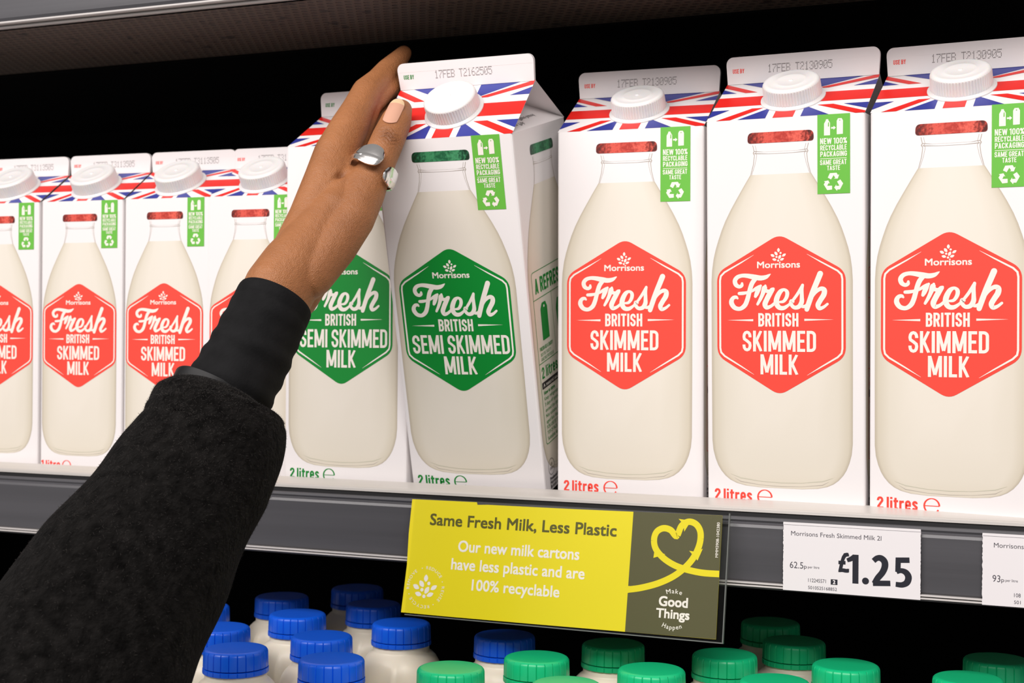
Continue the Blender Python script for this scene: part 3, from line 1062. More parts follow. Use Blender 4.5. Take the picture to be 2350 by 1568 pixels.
def shelf_front(root, zb=0.0, gap_y=0.0):
    """metal nose, groove, grey ticket rail and pale beads painting its edge highlights"""
    mb = MB()
    mb.prism_x([(-1.5, 0.0), (-1.5, 4.6), (-2.6, 5.2), (-4.0, 5.0), (-13.6, 1.9), (-14.6, 1.0), (-14.8, -0.6), (-13, -0.9), (-6, -0.9)], XA, XB, 'lip_metal')
    bevel(mb.build('front_nose', root), 0.5, 2, 30)
    mb = MB()
    mb.prism_x([(-6, -0.9), (-14.0, -1.0), (-14.2, -3.6), (-6, -3.6)], XA, XB, 'groove')
    mb.build('nose_groove', root)
    mb = MB()
    mb.prism_x([(-6, -3.7), (-15.2, -3.7), (-16.4, -3.2), (-17.4, -3.6), (-17.8, -5.0), (-17.2, -6.2), (-18.6, -7.4), (-19.4, -9), (-19.6, -30), (-19.4, -39.0), (-18.4, -40.0), (-18.4, -44.0), (-6, -44.0)], XA, XB, 'rail')
    rail = mb.build('ticket_rail', root)
    for z, w in ((-40.6, 0.55), (-42.2, 0.55)):
        mb = MB()
        mb.prism_x([(-18.3, z - w), (-20.6, z - w), (-21.4, z - 0.3), (-21.4, z + 0.3), (-20.6, z + w), (-18.3, z + w)], XA, XB, 'bead')
        mb.build('rail_bead', rail)
    return rail


sh = empty('milk_shelf', V(-100, 0, 0), 'long chiller shelf carrying the milk cartons, with pale metal nose and grey ticket rail', 'shelf')
sh.location = (0, 0, ZS / 1000)
mb = MB(); mb.box((XA, -1.5, -26), (XB, 500, 0), 'deck'); mb.build('shelf_deck', sh)
shelf_front(sh)

us = empty('upper_shelf', (0, -0.036, (ZS + 312.0) / 1000), 'upper chiller shelf across the top left, stained perforated underside and grey front rail', 'shelf')


def perforated():
    m = material('perforated stained metal', (0.16, 0.125, 0.10), 0.6)
    nt = m.node_tree
    b = nt.nodes['Principled BSDF']
    tc = nt.nodes.new('ShaderNodeTexCoord')
    mp = nt.nodes.new('ShaderNodeMapping')
    mp.inputs['Rotation'].default_value = (0, 0, 0)
    mp.inputs['Scale'].default_value = (150, 150, 1)
    nt.links.new(tc.outputs['Object'], mp.inputs[0])
    sp = nt.nodes.new('ShaderNodeSeparateXYZ')
    nt.links.new(mp.outputs[0], sp.inputs[0])

    def op(kind, a, bb=None):
        nd = nt.nodes.new('ShaderNodeMath')
        nd.operation = kind
        for i, q in enumerate((a, bb)):
            if q is None:
                continue
            if isinstance(q, (int, float)):
                nd.inputs[i].default_value = q
            else:
                nt.links.new(q, nd.inputs[i])
        return nd.outputs[0]
    # staggered round dimples
    row = op('FLOOR', sp.outputs[1])
    off = op('MULTIPLY', op('MODULO', row, 2.0), 0.5)
    fx = op('SUBTRACT', op('FRACT', op('ADD', sp.outputs[0], off)), 0.5)
    fy = op('SUBTRACT', op('FRACT', sp.outputs[1]), 0.5)
    d = op('SQRT', op('ADD', op('MULTIPLY', fx, fx), op('MULTIPLY', fy, fy)))
    cr = nt.nodes.new('ShaderNodeMapRange')
    cr.inputs['From Min'].default_value = 0.24
    cr.inputs['From Max'].default_value = 0.36
    nt.links.new(d, cr.inputs['Value'])
    hole = cr.outputs[0]
    n1 = nt.nodes.new('ShaderNodeTexNoise')
    n1.inputs['Scale'].default_value = 85
    n1.inputs['Detail'].default_value = 5
    nt.links.new(tc.outputs['Object'], n1.inputs['Vector'])
    st = nt.nodes.new('ShaderNodeMapRange')
    st.inputs['From Min'].default_value = 0.34
    st.inputs['From Max'].default_value = 0.38
    nt.links.new(n1.outputs['Fac'], st.inputs['Value'])
    mul = op('MULTIPLY', op('ADD', op('MULTIPLY', hole, 0.62), 0.38), op('ADD', op('MULTIPLY', st.outputs[0], 0.8), 0.2))
    mx = nt.nodes.new('ShaderNodeMix')
    mx.data_type = 'RGBA'
    nt.links.new(mul, mx.inputs[0])
    mx.inputs[6].default_value = (0.015, 0.012, 0.010, 1)
    mx.inputs[7].default_value = (0.10, 0.072, 0.052, 1)
    nt.links.new(mx.outputs[2], b.inputs['Base Color'])
    bp = nt.nodes.new('ShaderNodeBump')
    bp.inputs['Strength'].default_value = 0.7
    bp.inputs['Distance'].default_value = 0.001
    nt.links.new(hole, bp.inputs['Height'])
    nt.links.new(bp.outputs[0], b.inputs['Normal'])
    return m


M['perforated'] = perforated()
mb = MB(); mb.box((XA, -12, 0), (XB, 120, 3), 'perforated'); mb.build('underside_panel', us)
mb = MB(); mb.box((XA, 120, -1.5), (XB, 123, 22), 'dark'); mb.build('panel_end_lip', us)
mb = MB(); mb.box((XA, -8, 22), (XB, 536, 44), 'dark'); mb.build('shelf_deck', us)
mb = MB()
mb.prism_x([(-8, 44), (-17, 44), (-19, 40), (-19.5, 6), (-18.5, 4), (-8, 4)], XA, XB, 'rail')
rl = mb.build('ticket_rail', us)
for z, y in ((1.0, -13.0), (3.2, -17.0)):
    mb = MB()
    mb.prism_x([(y + 4, z - 1.0), (y - 1.2, z - 1.0), (y - 2.0, z - 0.4), (y - 2.0, z + 0.4), (y - 1.2, z + 1.0), (y + 4, z + 1.0)], XA, XB, 'bead')
    mb.build('rail_bead', rl)

ls = empty('lower_shelf', (0, 0, (ZS - 290) / 1000), 'lower chiller shelf under the capped milk bottles', 'shelf')
mb = MB(); mb.box((XA, -180, -30), (XB, 500, 0), 'deck'); mb.build('shelf_deck', ls)
mb = MB(); mb.box((XA, -196, -44), (XB, -180.2, 6), 'rail'); mb.build('ticket_rail', ls)

# ------------------------------------------------------------------ the cartons on the shelf
C2G, C2R, C1R = carton_meshes('green', 2), carton_meshes('red', 2), carton_meshes('red', 1)
GRN, RED, ONE = 'green badge two litre cartons', 'red badge two litre cartons', 'red badge one litre cartons'
carton(C2G, 'upright white milk carton with green badge, half hidden behind the hand', GRN, -315.3, 0.5, 0, 0.0, 0.0006, 0)
carton(C2G, 'white milk carton with green badge, tipped forward with the thumb on its edge', GRN, -219.9, 4.6, -0.5, 0.0158, 0.2531, -0.0066)
carton(C2R, 'white two litre carton with red badge right beside the tipped green badge carton', RED, -119.4, 4.1, 0, 0.051, 0.0191, 0)
carton(C2R, 'white two litre carton with red badge standing above the large price ticket, middle of three', RED, -21.7, -1.0, 0, -0.0288, 0.0397, 0)
carton(C2R, 'largest looking red badge carton, cut off by the right edge of the photo', RED, 72.7, -3.8, 0, -0.0621, 0.0202, 0)
for x, dy, lab in ((-598.0, -4.2, 'small one litre carton with red badge cut off by the left edge of the photo'),
                   (-525.8, 2.8 - 2.8, 'small one litre carton with red badge, fully visible, second in from the left edge'),
                   (-454.2, 4.2, 'small one litre carton with red badge, its lower part covered by the coat cuff'),
                   (-385.5, 8.3, 'small one litre carton with red badge mostly hidden behind the wrist and black cuff')):
    carton(C1R, lab, ONE, x, 2.8 + dy if dy else 2.8, 0, 0.0582, 0, 0)

# ------------------------------------------------------------------ yellow sign in its clear holder
SE = 0.194
sx_, sd = Vector((1, 0, 0)), Vector((0, -sin(SE), -cos(SE)))
snn = Vector((0, -cos(SE), sin(SE)))
SO = Vector((-205.84, -24.6, -4.11))


def on_sign(x, y, n=0.0):
    return SO + sx_ * x + sd * y + snn * n


def sign_box(mb, x0, y0, x1, y1, n0, n1, key):
    q = [on_sign(x, y, n) for n in (n0, n1) for x, y in ((x0, y0), (x1, y0), (x1, y1), (x0, y1))]
    mb.add(q, [(0, 1, 2, 3), (7, 6, 5, 4), (0, 4, 5, 1), (1, 5, 6, 2), (2, 6, 7, 3), (3, 7, 4, 0)], key)


def to_local(mb, org):
    mb.v = [(x - org[0], y - org[1], z - org[2]) for x, y, z in mb.v]


mb = MB()
out = [(0, -1.2), (44.5, -1.5), (45.0, 0.1), (52, -0.3), (110, -0.6), (199.1, -1.6), (199.3, 68.2), (90, 68.8), (30, 69.0), (-0.4, 68.9), (0.6, 40), (-0.2, 20)]
nn_ = len(out)
tri = tessellate_polygon([[Vector((x, y, 0)) for x, y in out]])
mb.add([on_sign(x, y, 0.5) for x, y in out] + [on_sign(x, y, 0.1) for x, y in out], [tuple(reversed(t)) for t in tri] + [tuple(i + nn_ for i in t) for t in tri] + [(i, (i + 1) % nn_, (i + 1) % nn_ + nn_, i + nn_) for i in range(nn_)], 'yellow')
A = Art()
A.poly([(145.7, -1.0), (199.1, -1.55), (199.3, 68.1), (145.4, 68.45)], 'olive', 1)
font_text(A, 'Same Fresh Milk, Less Plastic', 13.8, 136.2, 7.2, 14.0, 'olive_text', 1, bold=0.02)
font_text(A, 'Our new milk cartons', 34.6, 114.0, 22.6, 29.2, 'cream', 1, bold=0.018)
font_text(A, 'have less plastic and are', 31.0, 118.2, 33.7, 40.3, 'cream', 1, bold=0.018)
font_text(A, '100% recyclable', 45.9, 103.2, 45.6, 52.0, 'cream', 1, bold=0.018)
leaf_logo(A, 14.7, 52.4, 0.066, 'cream', 1)
for s, a, sp in (('REDUCE', 27, 62), ('REUSE', 107, 50), ('RECYCLE', 198, 76), ('REMOVE', 293, 66)):
    arc_text(A, s, 14.8, 52.5, 11.0, a, sp, 1.9, 'cream', 1)
for a in (-16, 70, 148, 246):
    A.disc(14.8 + 11.9 * sin(math.radians(a)), 52.5 - 11.9 * cos(math.radians(a)), 0.33, 0.33, 'cream', 1, 0, 8)
heart = [(145.5, 44.3), (153, 42.8), (163, 39.6), (172, 35), (178.6, 29.6), (183.5, 23.5), (186.6, 16), (186.9, 9), (184.2, 4.4), (179.6, 3.0), (175.4, 5.6), (172.8, 11.6), (169.0, 8.4), (164.6, 7.6), (160.8, 9.8), (159.4, 14.2), (160.6, 19.4), (165, 24.2), (171.6, 28.0), (179, 30.2), (189, 31.6), (199.2, 31.6)]
sp = spline([(x, y, 3.7) for x, y in heart], 6)
for q0, q1 in ((0, 40), (39, 66), (65, 92), (91, len(sp))):
    A.ribbon([p[:2] for p in sp[q0:q1]], 3.7, 'yellow', 2)
A.poly([(145.4, 42.3), (146.5, 42.1), (146.5, 46.0), (145.4, 46.3)], 'yellow', 2)
for x, y, rr in ((177.0, 4.4, 62), (162.4, 21.6, 218), (185.2, 20.6, 168)):
    q = math.radians(rr)
    d, e = Vector((sin(q), -cos(q))), Vector((cos(q), sin(q)))
    c0 = Vector((x, y))
    A.poly([tuple(c0 + d * 4.4), tuple(c0 - d * 1.9 + e * 4.1), tuple(c0 - d * 0.6), tuple(c0 - d * 1.9 - e * 4.1)], 'yellow', 3)
arc_text(A, 'Make', 173.4, 58, 13.6, 0, 40, 2.5, 'cream', 2, bold=0.01)
font_text(A, 'Good', 164.6, 181.9, 46.6, 51.9, 'cream', 2, bold=0.026)
font_text(A, 'Things', 163.4, 183.3, 53.6, 58.6, 'cream', 2, bold=0.026)
arc_text(A, 'Happen', 173.2, 50.5, 14.4, 180, 52, 2.5, 'cream', 2, bold=0.01, inward=True)
mono = Art()
font_text(mono, 'MMM3908-1042380', 0, 20.0, -1.6, 0, 'cream', 2, bold=0.01)
mono.xform(lambda x, y: (198.0 + y * 1.0 - 0.1, 22.4 - x))
A.merge(mono)
A.place(mb, on_sign(0, 0, 0.5), sx_, sd, snn, 0.07)
org = on_sign(100, 68, 0)
to_local(mb, org)
card = mb.build('sign_card')
card.location = V(*org)
tag(card, 'yellow and olive card reading Same Fresh Milk, Less Plastic', 'sign')

hd = empty('sign_holder', V(*org), 'clear plastic holder clipped to the shelf rail around the yellow sign', 'sign holder')
for nm, n0, n1, x0, y0, x1, y1 in (('front_sheet', 0.95, 1.45, 2.6, -3.6, 203.2, 69.9), ('back_sheet', -0.9, -0.4, 2.6, -3.6, 203.2, 69.9)):
    mb = MB(); sign_box(mb, x0, y0, x1, y1, n0, n1, 'acrylic'); to_local(mb, org); mb.build(nm, hd)
mb = MB(); sign_box(mb, 2.6, 69.6, 203.2, 70.3, -0.9, 1.45, 'acrylic_edge'); to_local(mb, org); mb.build('bottom_edge', hd)
mb = MB(); sign_box(mb, 203.1, -3.0, 203.7, 70.3, -0.9, 1.45, 'acrylic_edge'); to_local(mb, org); mb.build('side_edge', hd)
mb = MB()
mb.prism_x([(-22.6, -4.0), (-24.8, -1.6), (-25.4, -2.2), (-23.0, -5.2), (-19.9, -9.0), (-19.75, -8.2)], -203.2, -1.4, 'acrylic'); to_local(mb, org); mb.build('rail_clip', hd)


# ------------------------------------------------------------------ price tickets
def ticket(x0, w, label, draw):
    mb = MB()
    z0, z1 = -42.9, -4.4
    rag = random.Random(int(x0))
    pts = [(0, 0), (w, -0.0)]
    pts += [(w + rag.uniform(-0.12, 0.12), 0.8 * k) for k in range(1, 48)]
    pts += [(w, 38.5), (0, 38.5)]
    pts += [(rag.uniform(-0.2, 0.2), 38.5 - 0.8 * k) for k in range(1, 48)]
    n = len(pts)
    tri = tessellate_polygon([[Vector((x, y, 0)) for x, y in pts]])
    Yf, Yb = -21.65, -21.45
    mb.add([(x - w / 2, Yf, 38.5 - y) for x, y in pts] + [(x - w / 2, Yb, 38.5 - y) for x, y in pts], [tuple(reversed(t)) for t in tri] + [tuple(i + n for i in t) for t in tri] + [(i, (i + 1) % n, (i + 1) % n + n, i + n) for i in range(n)], 'tag')
    A = Art()
    draw(A)
    A.place(mb, (-w / 2, Yf, 38.5), (1, 0, 0), (0, 0, -1), (0, -1, 0), 0.05)
    mb.v = [(x, y - Yf, z) for x, y, z in mb.v]
    ob = mb.build('price_ticket')
    ob.location = V(x0 + w / 2, Yf, z0)
    tag(ob, label, 'price ticket', 'price tickets on the grey rail')


def t1(A):
    font_text(A, 'Morrisons Fresh Skimmed Milk 2l', 4.4, 54.3, 4.9, 7.4, 'navy_thin', 1)
    font_text(A, '62.5', 3.8, 11.4, 22.2, 25.8, 'navy_thin', 1)
    font_text(A, 'p', 11.8, 13.4, 23.4, 25.6, 'navy_thin', 1)
    font_text(A, 'per litre', 14.0, 20.4, 23.9, 25.3, 'navy_thin', 1)
    font_text(A, '112245571', 14.2, 24.1, 31.0, 33.0, 'navy_thin', 1)
    font_text(A, '5010525168852', 14.2, 30.2, 35.2, 37.0, 'navy_thin', 1)
    A.rect(26.8, 30.6, 30.5, 33.6, 'navy', 1)
    font_text(A, '2', 27.9, 29.4, 31.1, 33.1, 'tag', 2, bold=0.03)
    f = lambda X, Y: ((X - 338) / 14.0, (Y - 320 - 0.06 * (X - 338)) / 13.6)
    for st in ([(838, 615, 30), (868, 604, 36), (892, 586, 34)], [(903, 572, 46), (903, 790, 46)],
               [(1040, 618, 40), (1066, 598, 42), (1096, 598, 48), (1122, 622, 50), (1126, 660, 50), (1108, 704, 48), (1072, 748, 46), (1046, 788, 40)], [(1036, 786, 42), (1168, 786, 42)],
               [(1310, 612, 42), (1208, 612, 42)], [(1226, 594, 40), (1224, 700, 40)], [(1214, 700, 34), (1248, 690, 38), (1284, 704, 46), (1303, 738, 50), (1292, 778, 48), (1256, 796, 42), (1208, 792, 38)]):
        sp = spline(st) if len(st) > 2 else st
        A.ribbon([f(x, y) for x, y, w in sp], [w / 14.0 for x, y, w in sp], 'navy', 1)
    A.disc(*f(980, 770), 1.9, 1.9, 'navy', 1)
    font_text(A, '\u00a3', 30.9, 36.9, 15.6, 25.9, 'navy', 1, bold=0.022)
    A.rect(0.2, 1.4, 75.2, 1.55, 'navy_thin', 1)


def t2(A):
    font_text(A, 'Morrisons Fresh Skimmed Milk 1l', 5.8, 55.8, 4.9, 7.4, 'navy_thin', 1)
    font_text(A, '93', 5.2, 9.2, 22.2, 25.8, 'navy_thin', 1)
    font_text(A, 'p', 9.7, 11.2, 23.4, 25.6, 'navy_thin', 1)
    font_text(A, 'per litre', 11.8, 18.0, 23.9, 25.3, 'navy_thin', 1)
    font_text(A, '108', 16.2, 19.5, 31.2, 33.2, 'navy_thin', 1)
    font_text(A, '501', 16.2, 19.5, 35.0, 36.8, 'navy_thin', 1)
    A.rect(0.2, 1.4, 75.2, 1.55, 'navy_thin', 1)


ticket(27.8, 75.3, 'white price ticket reading 1.25 pounds on the grey rail, right of the yellow sign', t1)
ticket(135.2, 75.3, 'white price ticket cut off by the right edge of the photo, reading 93p', t2)


# ------------------------------------------------------------------ capped milk bottles below
def bottle_meshes():
    def sq(r, z, a, k):
        q = 1.0
        if z < 150:
            t = min(1.0, (150 - z) / 40)
            q = 1 + 0.10 * t * (abs(cos(2 * a)) ** 1.5 - 0.5) * -1
        rib = 0.0
        if 2 < z < 176:
            for m_ in range(2):
                d = (a - (-pi / 2 + m_ * pi) + pi) % (2 * pi) - pi
                rib += 2.4 * math.exp(-(d / 0.10) ** 2) * min(1.0, (176 - z) / 6)
        return r * q + rib
    mb = MB()
    mb.lathe([(24, 0), (26.5, 1.5), (27.2, 5), (27.6, 128), (27.8, 150), (27.5, 160), (26.6, 167), (25.0, 172.3), (22.8, 176), (20.6, 178.2), (19.0, 179.3), (18.5, 180.2), (18.5, 183.2), (18.1, 184), (18.1, 186)], 'hdpe', 72, sq)
    body = mb.mesh('bottle_body', True, 60)

    def cap_for(key):
        n = 288
        mb = MB()

        def pan(r, z, a, k):
            return r - 0.6 if (k % 12 == 0 and 0.2 < z < 9.6 and r > 18) else r
        mb.lathe([(18.2, 0.3), (19.35, 0.3), (19.45, 0.8), (19.25, 8.4), (19.0, 9.4), (18.4, 10.2), (17.5, 10.7), (16.9, 10.85), (16.3, 10.9), (8, 10.95), (0.5, 11.0)], key, n, pan)
        c = mb.mesh('bottle_cap', True, 38)
        mb = MB()
        mb.lathe([(18.3, 0), (19.6, 0), (19.75, 0.5), (19.6, 2.7), (18.6, 2.9)], key, n, lambda r, z, a, k: r - 0.5 if (k % 12 == 0 and r > 19) else r)
        return c, mb.mesh('tamper_ring', True, 38)
    return body, {k: cap_for(k) for k in ('blue_cap', 'green_cap', 'grey_cap')}


BB, CAPS = bottle_meshes()
BG, GG = 'blue capped milk bottles under the shelf', 'green capped milk bottles under the shelf'
BOT = [
    ('blue_cap', -219, -101, 'milk bottle with bright blue cap at the bottom edge, foremost of the blue caps'),
    ('blue_cap', -257, -48, 'milk bottle with bright blue cap directly behind the foremost blue capped bottle'),
    ('blue_cap', -285, -101, 'milk bottle with bright blue cap half hidden by the coat sleeve, nearer of two there'),
    ('blue_cap', -330, -52, 'milk bottle with bright blue cap peeking past the coat sleeve behind a nearer one'),
    ('blue_cap', -309, 8, 'milk bottle with shaded blue cap third back in the row of blue caps'),
    ('blue_cap', -231, 10, 'milk bottle with dark blue cap and visible shoulders below the lower left sign corner'),
    ('blue_cap', -354, 60, 'milk bottle with very dark blue cap fourth back, deep in the shadow'),
    ('blue_cap', -280, 62, 'milk bottle with dark blue cap left of the sign, behind the one at its corner'),
    ('blue_cap', -154, 3, 'milk bottle with shaded blue cap under the yellow sign, next to green caps'),
    ('blue_cap', -384, 4, 'milk bottle with dark blue cap almost wholly hidden by the coat sleeve edge'),
    ('blue_cap', -322, 114, 'milk bottle with barely visible navy cap in the black depth left of the sign'),
    ('green_cap', -146, -93, 'milk bottle with bright green cap cut by the bottom edge, leftmost of the green caps'),
    ('green_cap', -112, -47, 'milk bottle with bright green cap whole in view below the middle of the sign'),
    ('green_cap', -73, -101, 'milk bottle with only a sliver of green cap at the bottom edge below the sign'),
    ('green_cap', -83, 7, 'milk bottle with shaded dark green cap below the right half of the yellow sign'),
    ('green_cap', -41, -49, 'milk bottle with bright green cap under the olive end of the sign'),
    ('green_cap', -13, 7, 'milk bottle with dark green cap just right of the sign'),
    ('green_cap', 17, 62, 'milk bottle with dark green cap set back below the large price ticket'),
    ('green_cap', 29, -47, 'milk bottle with only a bright green cap top at the bottom edge, below the ticket'),
    ('green_cap', 58, 9, 'milk bottle with dark green cap at the bottom edge below the price figures'),
    ('green_cap', 126, 5, 'milk bottle with dark green cap at the bottom edge near the right corner'),
    ('green_cap', 137, 62, 'milk bottle with dark green cap cut by the right edge, behind another'),
    ('green_cap', -10, 116, 'milk bottle with nearly black green cap deepest in the shade behind the set back one'),
]
for i, (ck, x, y, lab) in enumerate(BOT):
    root = empty('milk_bottle', V(x, y, -286), lab, 'milk bottle', BG if ck == 'blue_cap' else GG)
    root.rotation_euler = (0, 0, (0.3, -0.2, 0.12, -0.35, 0.05)[i % 5])
    b = link('body', BB, root)
    c = link('cap', CAPS[ck][0], root)
    c.location = (0, 0, 0.1866)
    link('tamper_ring', CAPS[ck][1], c).location = (0, 0, -0.0032)

# ------------------------------------------------------------------ the reaching arm
person = empty('person', V(-232, -140, 122), 'person in a black wool coat reaching in, hand tipping the green badge carton', 'person')
PO = Vector((-232, -140, 122))
YUP = Vector((0, 1, 0))
SUP = Vector((-0.39, 0.92, 0))


def chain(L):
    return [Vector(q[:3]) for q in L], [(q[3], q[4]) if len(q) > 4 else (q[3], q[3]) for q in L]


FOREARM = [(-247.3, -175.8, 57.4, 18.4, 22.1), (-240.7, -158.4, 86.9, 18.7, 22.9), (-236.1, -146.6, 107.5, 18.7, 23.4), (-233.6, -137.4, 124.1, 18.6, 23.0), (-230.2, -127.0, 138.2, 18.5, 20), (-226.5, -115, 152, 17, 17), (-222.5, -101, 170, 13.5, 14), (-221.5, -90, 182, 10, 10)]
INDEX = [(-234.1, -122.0, 145.9, 13), (-232.4, -106.0, 167.4, 13), (-231.5, -90.0, 192.0, 13), (-232.6, -78.0, 208.3, 12.8), (-232.3, -62.0, 226.2, 11.8), (-232.4, -50.0, 240.1, 10), (-233.0, -38.0, 252.6, 9.5), (-232.6, -24.0, 262.1, 7.9), (-233.2, -10.0, 271.2, 7.7), (-231.1, -2.0, 278.0, 6.8), (-229.9, 6.0, 285.1, 5.2)]
THUMB = [(-222.1, -126.0, 133.8, 15), (-214.5, -110.0, 152.1, 14.5), (-209.7, -97.0, 168.1, 13.5), (-208.9, -85.0, 184.0, 12.9), (-206.7, -79.0, 194.6, 11.0), (-205.1, -74.0, 203.1, 10.4), (-203.5, -64.0, 218.9, 10.2), (-203.5, -54.0, 230.8, 9.3), (-204.0, -47.0, 238.0, 7.0)]
WEB = [(-226.3, -112.0, 152.2, 16), (-220.2, -98.0, 173.4, 14), (-221.0, -84.0, 190.9, 9.5), (-221.5, -76.0, 201.1, 7)]
MIDDLE = [(-234, -122, 132, 14), (-235, -92, 170, 13.5), (-236, -60, 205, 11.5), (-234.5, -47, 229, 10), (-233, -36, 246, 9), (-231.8, -18, 257, 8), (-230.6, -4, 263, 7.4), (-229.5, 9, 268, 6)]
RING = [(-234, -118, 124, 13), (-237, -75, 168, 12.5), (-239, -42, 200, 11), (-236.5, -30, 222, 9.5), (-234.5, -19, 238, 8.5), (-233, -3, 247, 7.6), (-231.5, 14, 251, 6.4)]
LITTLE = [(-234, -118, 120, 12), (-236.5, -94, 136, 11.5), (-239, -64, 162, 11.5), (-241, -30, 188, 10), (-238, -20, 210, 8.5), (-236, -11, 224, 7.5), (-234, 2, 235, 6.8), (-233, 12, 240, 5.6)]


def hand_mesh():
    mb = MB()
    for L in (FOREARM, INDEX, THUMB, WEB, MIDDLE, RING, LITTLE):
        p, r = chain(L)
        mb.tube([q - PO for q in p], r, 'skin', 28, YUP)
    me = mb.mesh('arm_raw')
    ob = bpy.data.objects.new('arm_raw', me)
    COL.objects.link(ob)
    rm = ob.modifiers.new('r', 'REMESH')
    rm.mode = 'VOXEL'
    rm.voxel_size = 0.00062
    s = ob.modifiers.new('s', 'SMOOTH')
    s.factor = 0.5
    s.iterations = 30
    out = bpy.data.meshes.new_from_object(ob.evaluated_get(bpy.context.evaluated_depsgraph_get()))
    bpy.data.objects.remove(ob)
    bpy.data.meshes.remove(me)
    return out


def sculpt(me):
    """knuckle wrinkles, the fold at the base of the thumb, and tone: knuckle and palm pigment, darker fold, shade painted on the thumb base"""
    cam = (Vector((200, -823, 96)) - Vector((-205, -70, 215))).normalized()
    ip, ipa = Vector((-203.5, -64, 218.9)), (Vector((-203.5, -54, 231.4)) - Vector((-205.1, -74, 203.1))).normalized()
    pip, pipa = Vector((-233, -38, 252.3)), (Vector((-232.6, -24, 262.1)) - Vector((-232.4, -50, 240.1))).normalized()
    dip, dipa = Vector((-233.2, -10, 271)), (Vector((-231.1, -2, 278)) - Vector((-232.6, -24, 262.1))).normalized()
    f0, f1 = Vector((-223.5, -99, 186)), Vector((-215.5, -93, 197))
    n = len(me.vertices)
    nor = [v.normal.copy() for v in me.vertices]
    tone = [0.5] * n
    for i, v in enumerate(me.vertices):
        p = v.co * 1000 + PO
        nv = nor[i]
        d = 0.0
        t = 0.5
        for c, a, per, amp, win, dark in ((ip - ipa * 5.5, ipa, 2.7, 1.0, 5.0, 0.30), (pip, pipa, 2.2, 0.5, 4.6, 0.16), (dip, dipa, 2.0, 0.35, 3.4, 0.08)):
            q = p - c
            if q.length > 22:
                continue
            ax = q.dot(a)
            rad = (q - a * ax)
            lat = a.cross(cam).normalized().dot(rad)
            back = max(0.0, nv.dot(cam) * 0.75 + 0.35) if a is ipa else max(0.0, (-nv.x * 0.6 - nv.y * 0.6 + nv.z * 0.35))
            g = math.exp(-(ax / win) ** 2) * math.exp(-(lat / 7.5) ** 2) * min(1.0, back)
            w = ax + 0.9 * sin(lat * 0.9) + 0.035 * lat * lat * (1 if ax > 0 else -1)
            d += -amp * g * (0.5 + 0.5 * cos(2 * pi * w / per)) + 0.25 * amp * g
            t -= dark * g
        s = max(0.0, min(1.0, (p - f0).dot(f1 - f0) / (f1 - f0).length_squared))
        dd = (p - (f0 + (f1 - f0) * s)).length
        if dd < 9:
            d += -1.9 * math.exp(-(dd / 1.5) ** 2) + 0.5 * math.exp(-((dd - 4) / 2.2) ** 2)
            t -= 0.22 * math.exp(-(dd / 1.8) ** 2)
        for kc, kr, ka in ((Vector((-203, -95, 182)), 13.0, 0.17), (Vector((-243, -82, 207)), 10.0, 0.08), (Vector((-205, -112, 158)), 20.0, 0.10)):  # knuckle pigment; the last spot paints curvature shade into the thumb base
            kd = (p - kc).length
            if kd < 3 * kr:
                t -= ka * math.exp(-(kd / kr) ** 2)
        # paler palm side: skin that faces the carton
        pal = max(0.0, nv.x * 0.75 + nv.y * 0.65 - 0.35)
        t += 0.22 * min(1.0, pal) * (1.0 if p.z > 150 else 0.4)
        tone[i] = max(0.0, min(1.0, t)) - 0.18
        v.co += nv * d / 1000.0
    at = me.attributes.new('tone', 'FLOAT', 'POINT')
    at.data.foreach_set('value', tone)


hm = hand_mesh()
hm.materials.clear()
hm.materials.append(M['skin'])
hm.update()
sculpt(hm)
hm.shade_smooth()
hm.update()
link('arm', hm, person)


def nail(c, axis, nrm, length, w, Rad, name, parent, lift=0.25):
    """curved nail plate; c is the middle of its root on the skin"""
    axis = axis.normalized()
    nrm = (nrm - axis * nrm.dot(axis)).normalized()
    side = axis.cross(nrm)
    for nm, t0, t1, key in ((name, 0.0, 0.80, 'nail'), ('nail_tip', 0.80, 1.0, 'nail_tip')):
        mb = MB()
        vs, fs = [], []
        NU, NV = 10, 12
        for lay in (0.0, -0.5):
            for i in range(NU + 1):
                t = t0 + (t1 - t0) * i / NU
                ww = w * (0.90 + 0.10 * sin(min(1, t * 2) * pi / 2)) * (sqrt(max(0.02, 1 - ((t - 0.72) / 0.285) ** 2)) if t > 0.72 else 1.0)
                root = 0.34 * (1 - min(1, t / 0.18))
                drop = -2.7 * t * t
                for k in range(NV + 1):
                    u = -1 + 2 * k / NV
                    th = u * ww / 2 / Rad
                    back = -root * length * 0.35 * u * u * -1 if t < 0.2 else 0
                    p = c + axis * (t * length + back) + side * Rad * sin(th) + nrm * (Rad * (cos(th) - 1) + drop + lift + lay)
                    vs.append(p - PO)
        st = (NU + 1) * (NV + 1)
        for i in range(NU):
            for k in range(NV):
                a = i * (NV + 1) + k
                fs.append((a, a + 1, a + NV + 2, a + NV + 1))
                fs.append((st + a, st + a + NV + 1, st + a + NV + 2, st + a + 1))
        for i in range(NU):
            for k in (0, NV):
                a = i * (NV + 1) + k
                fs.append((a, a + NV + 1, st + a + NV + 1, st + a))
        for k in range(NV):
            for i in (0, NU):
                a = i * (NV + 1) + k
                fs.append((a, a + 1, st + a + 1, st + a))
        mb.add(vs, fs, key)
        ob = mb.build(nm, parent, True, 50)
        parent = ob if nm == name else parent
    return parent


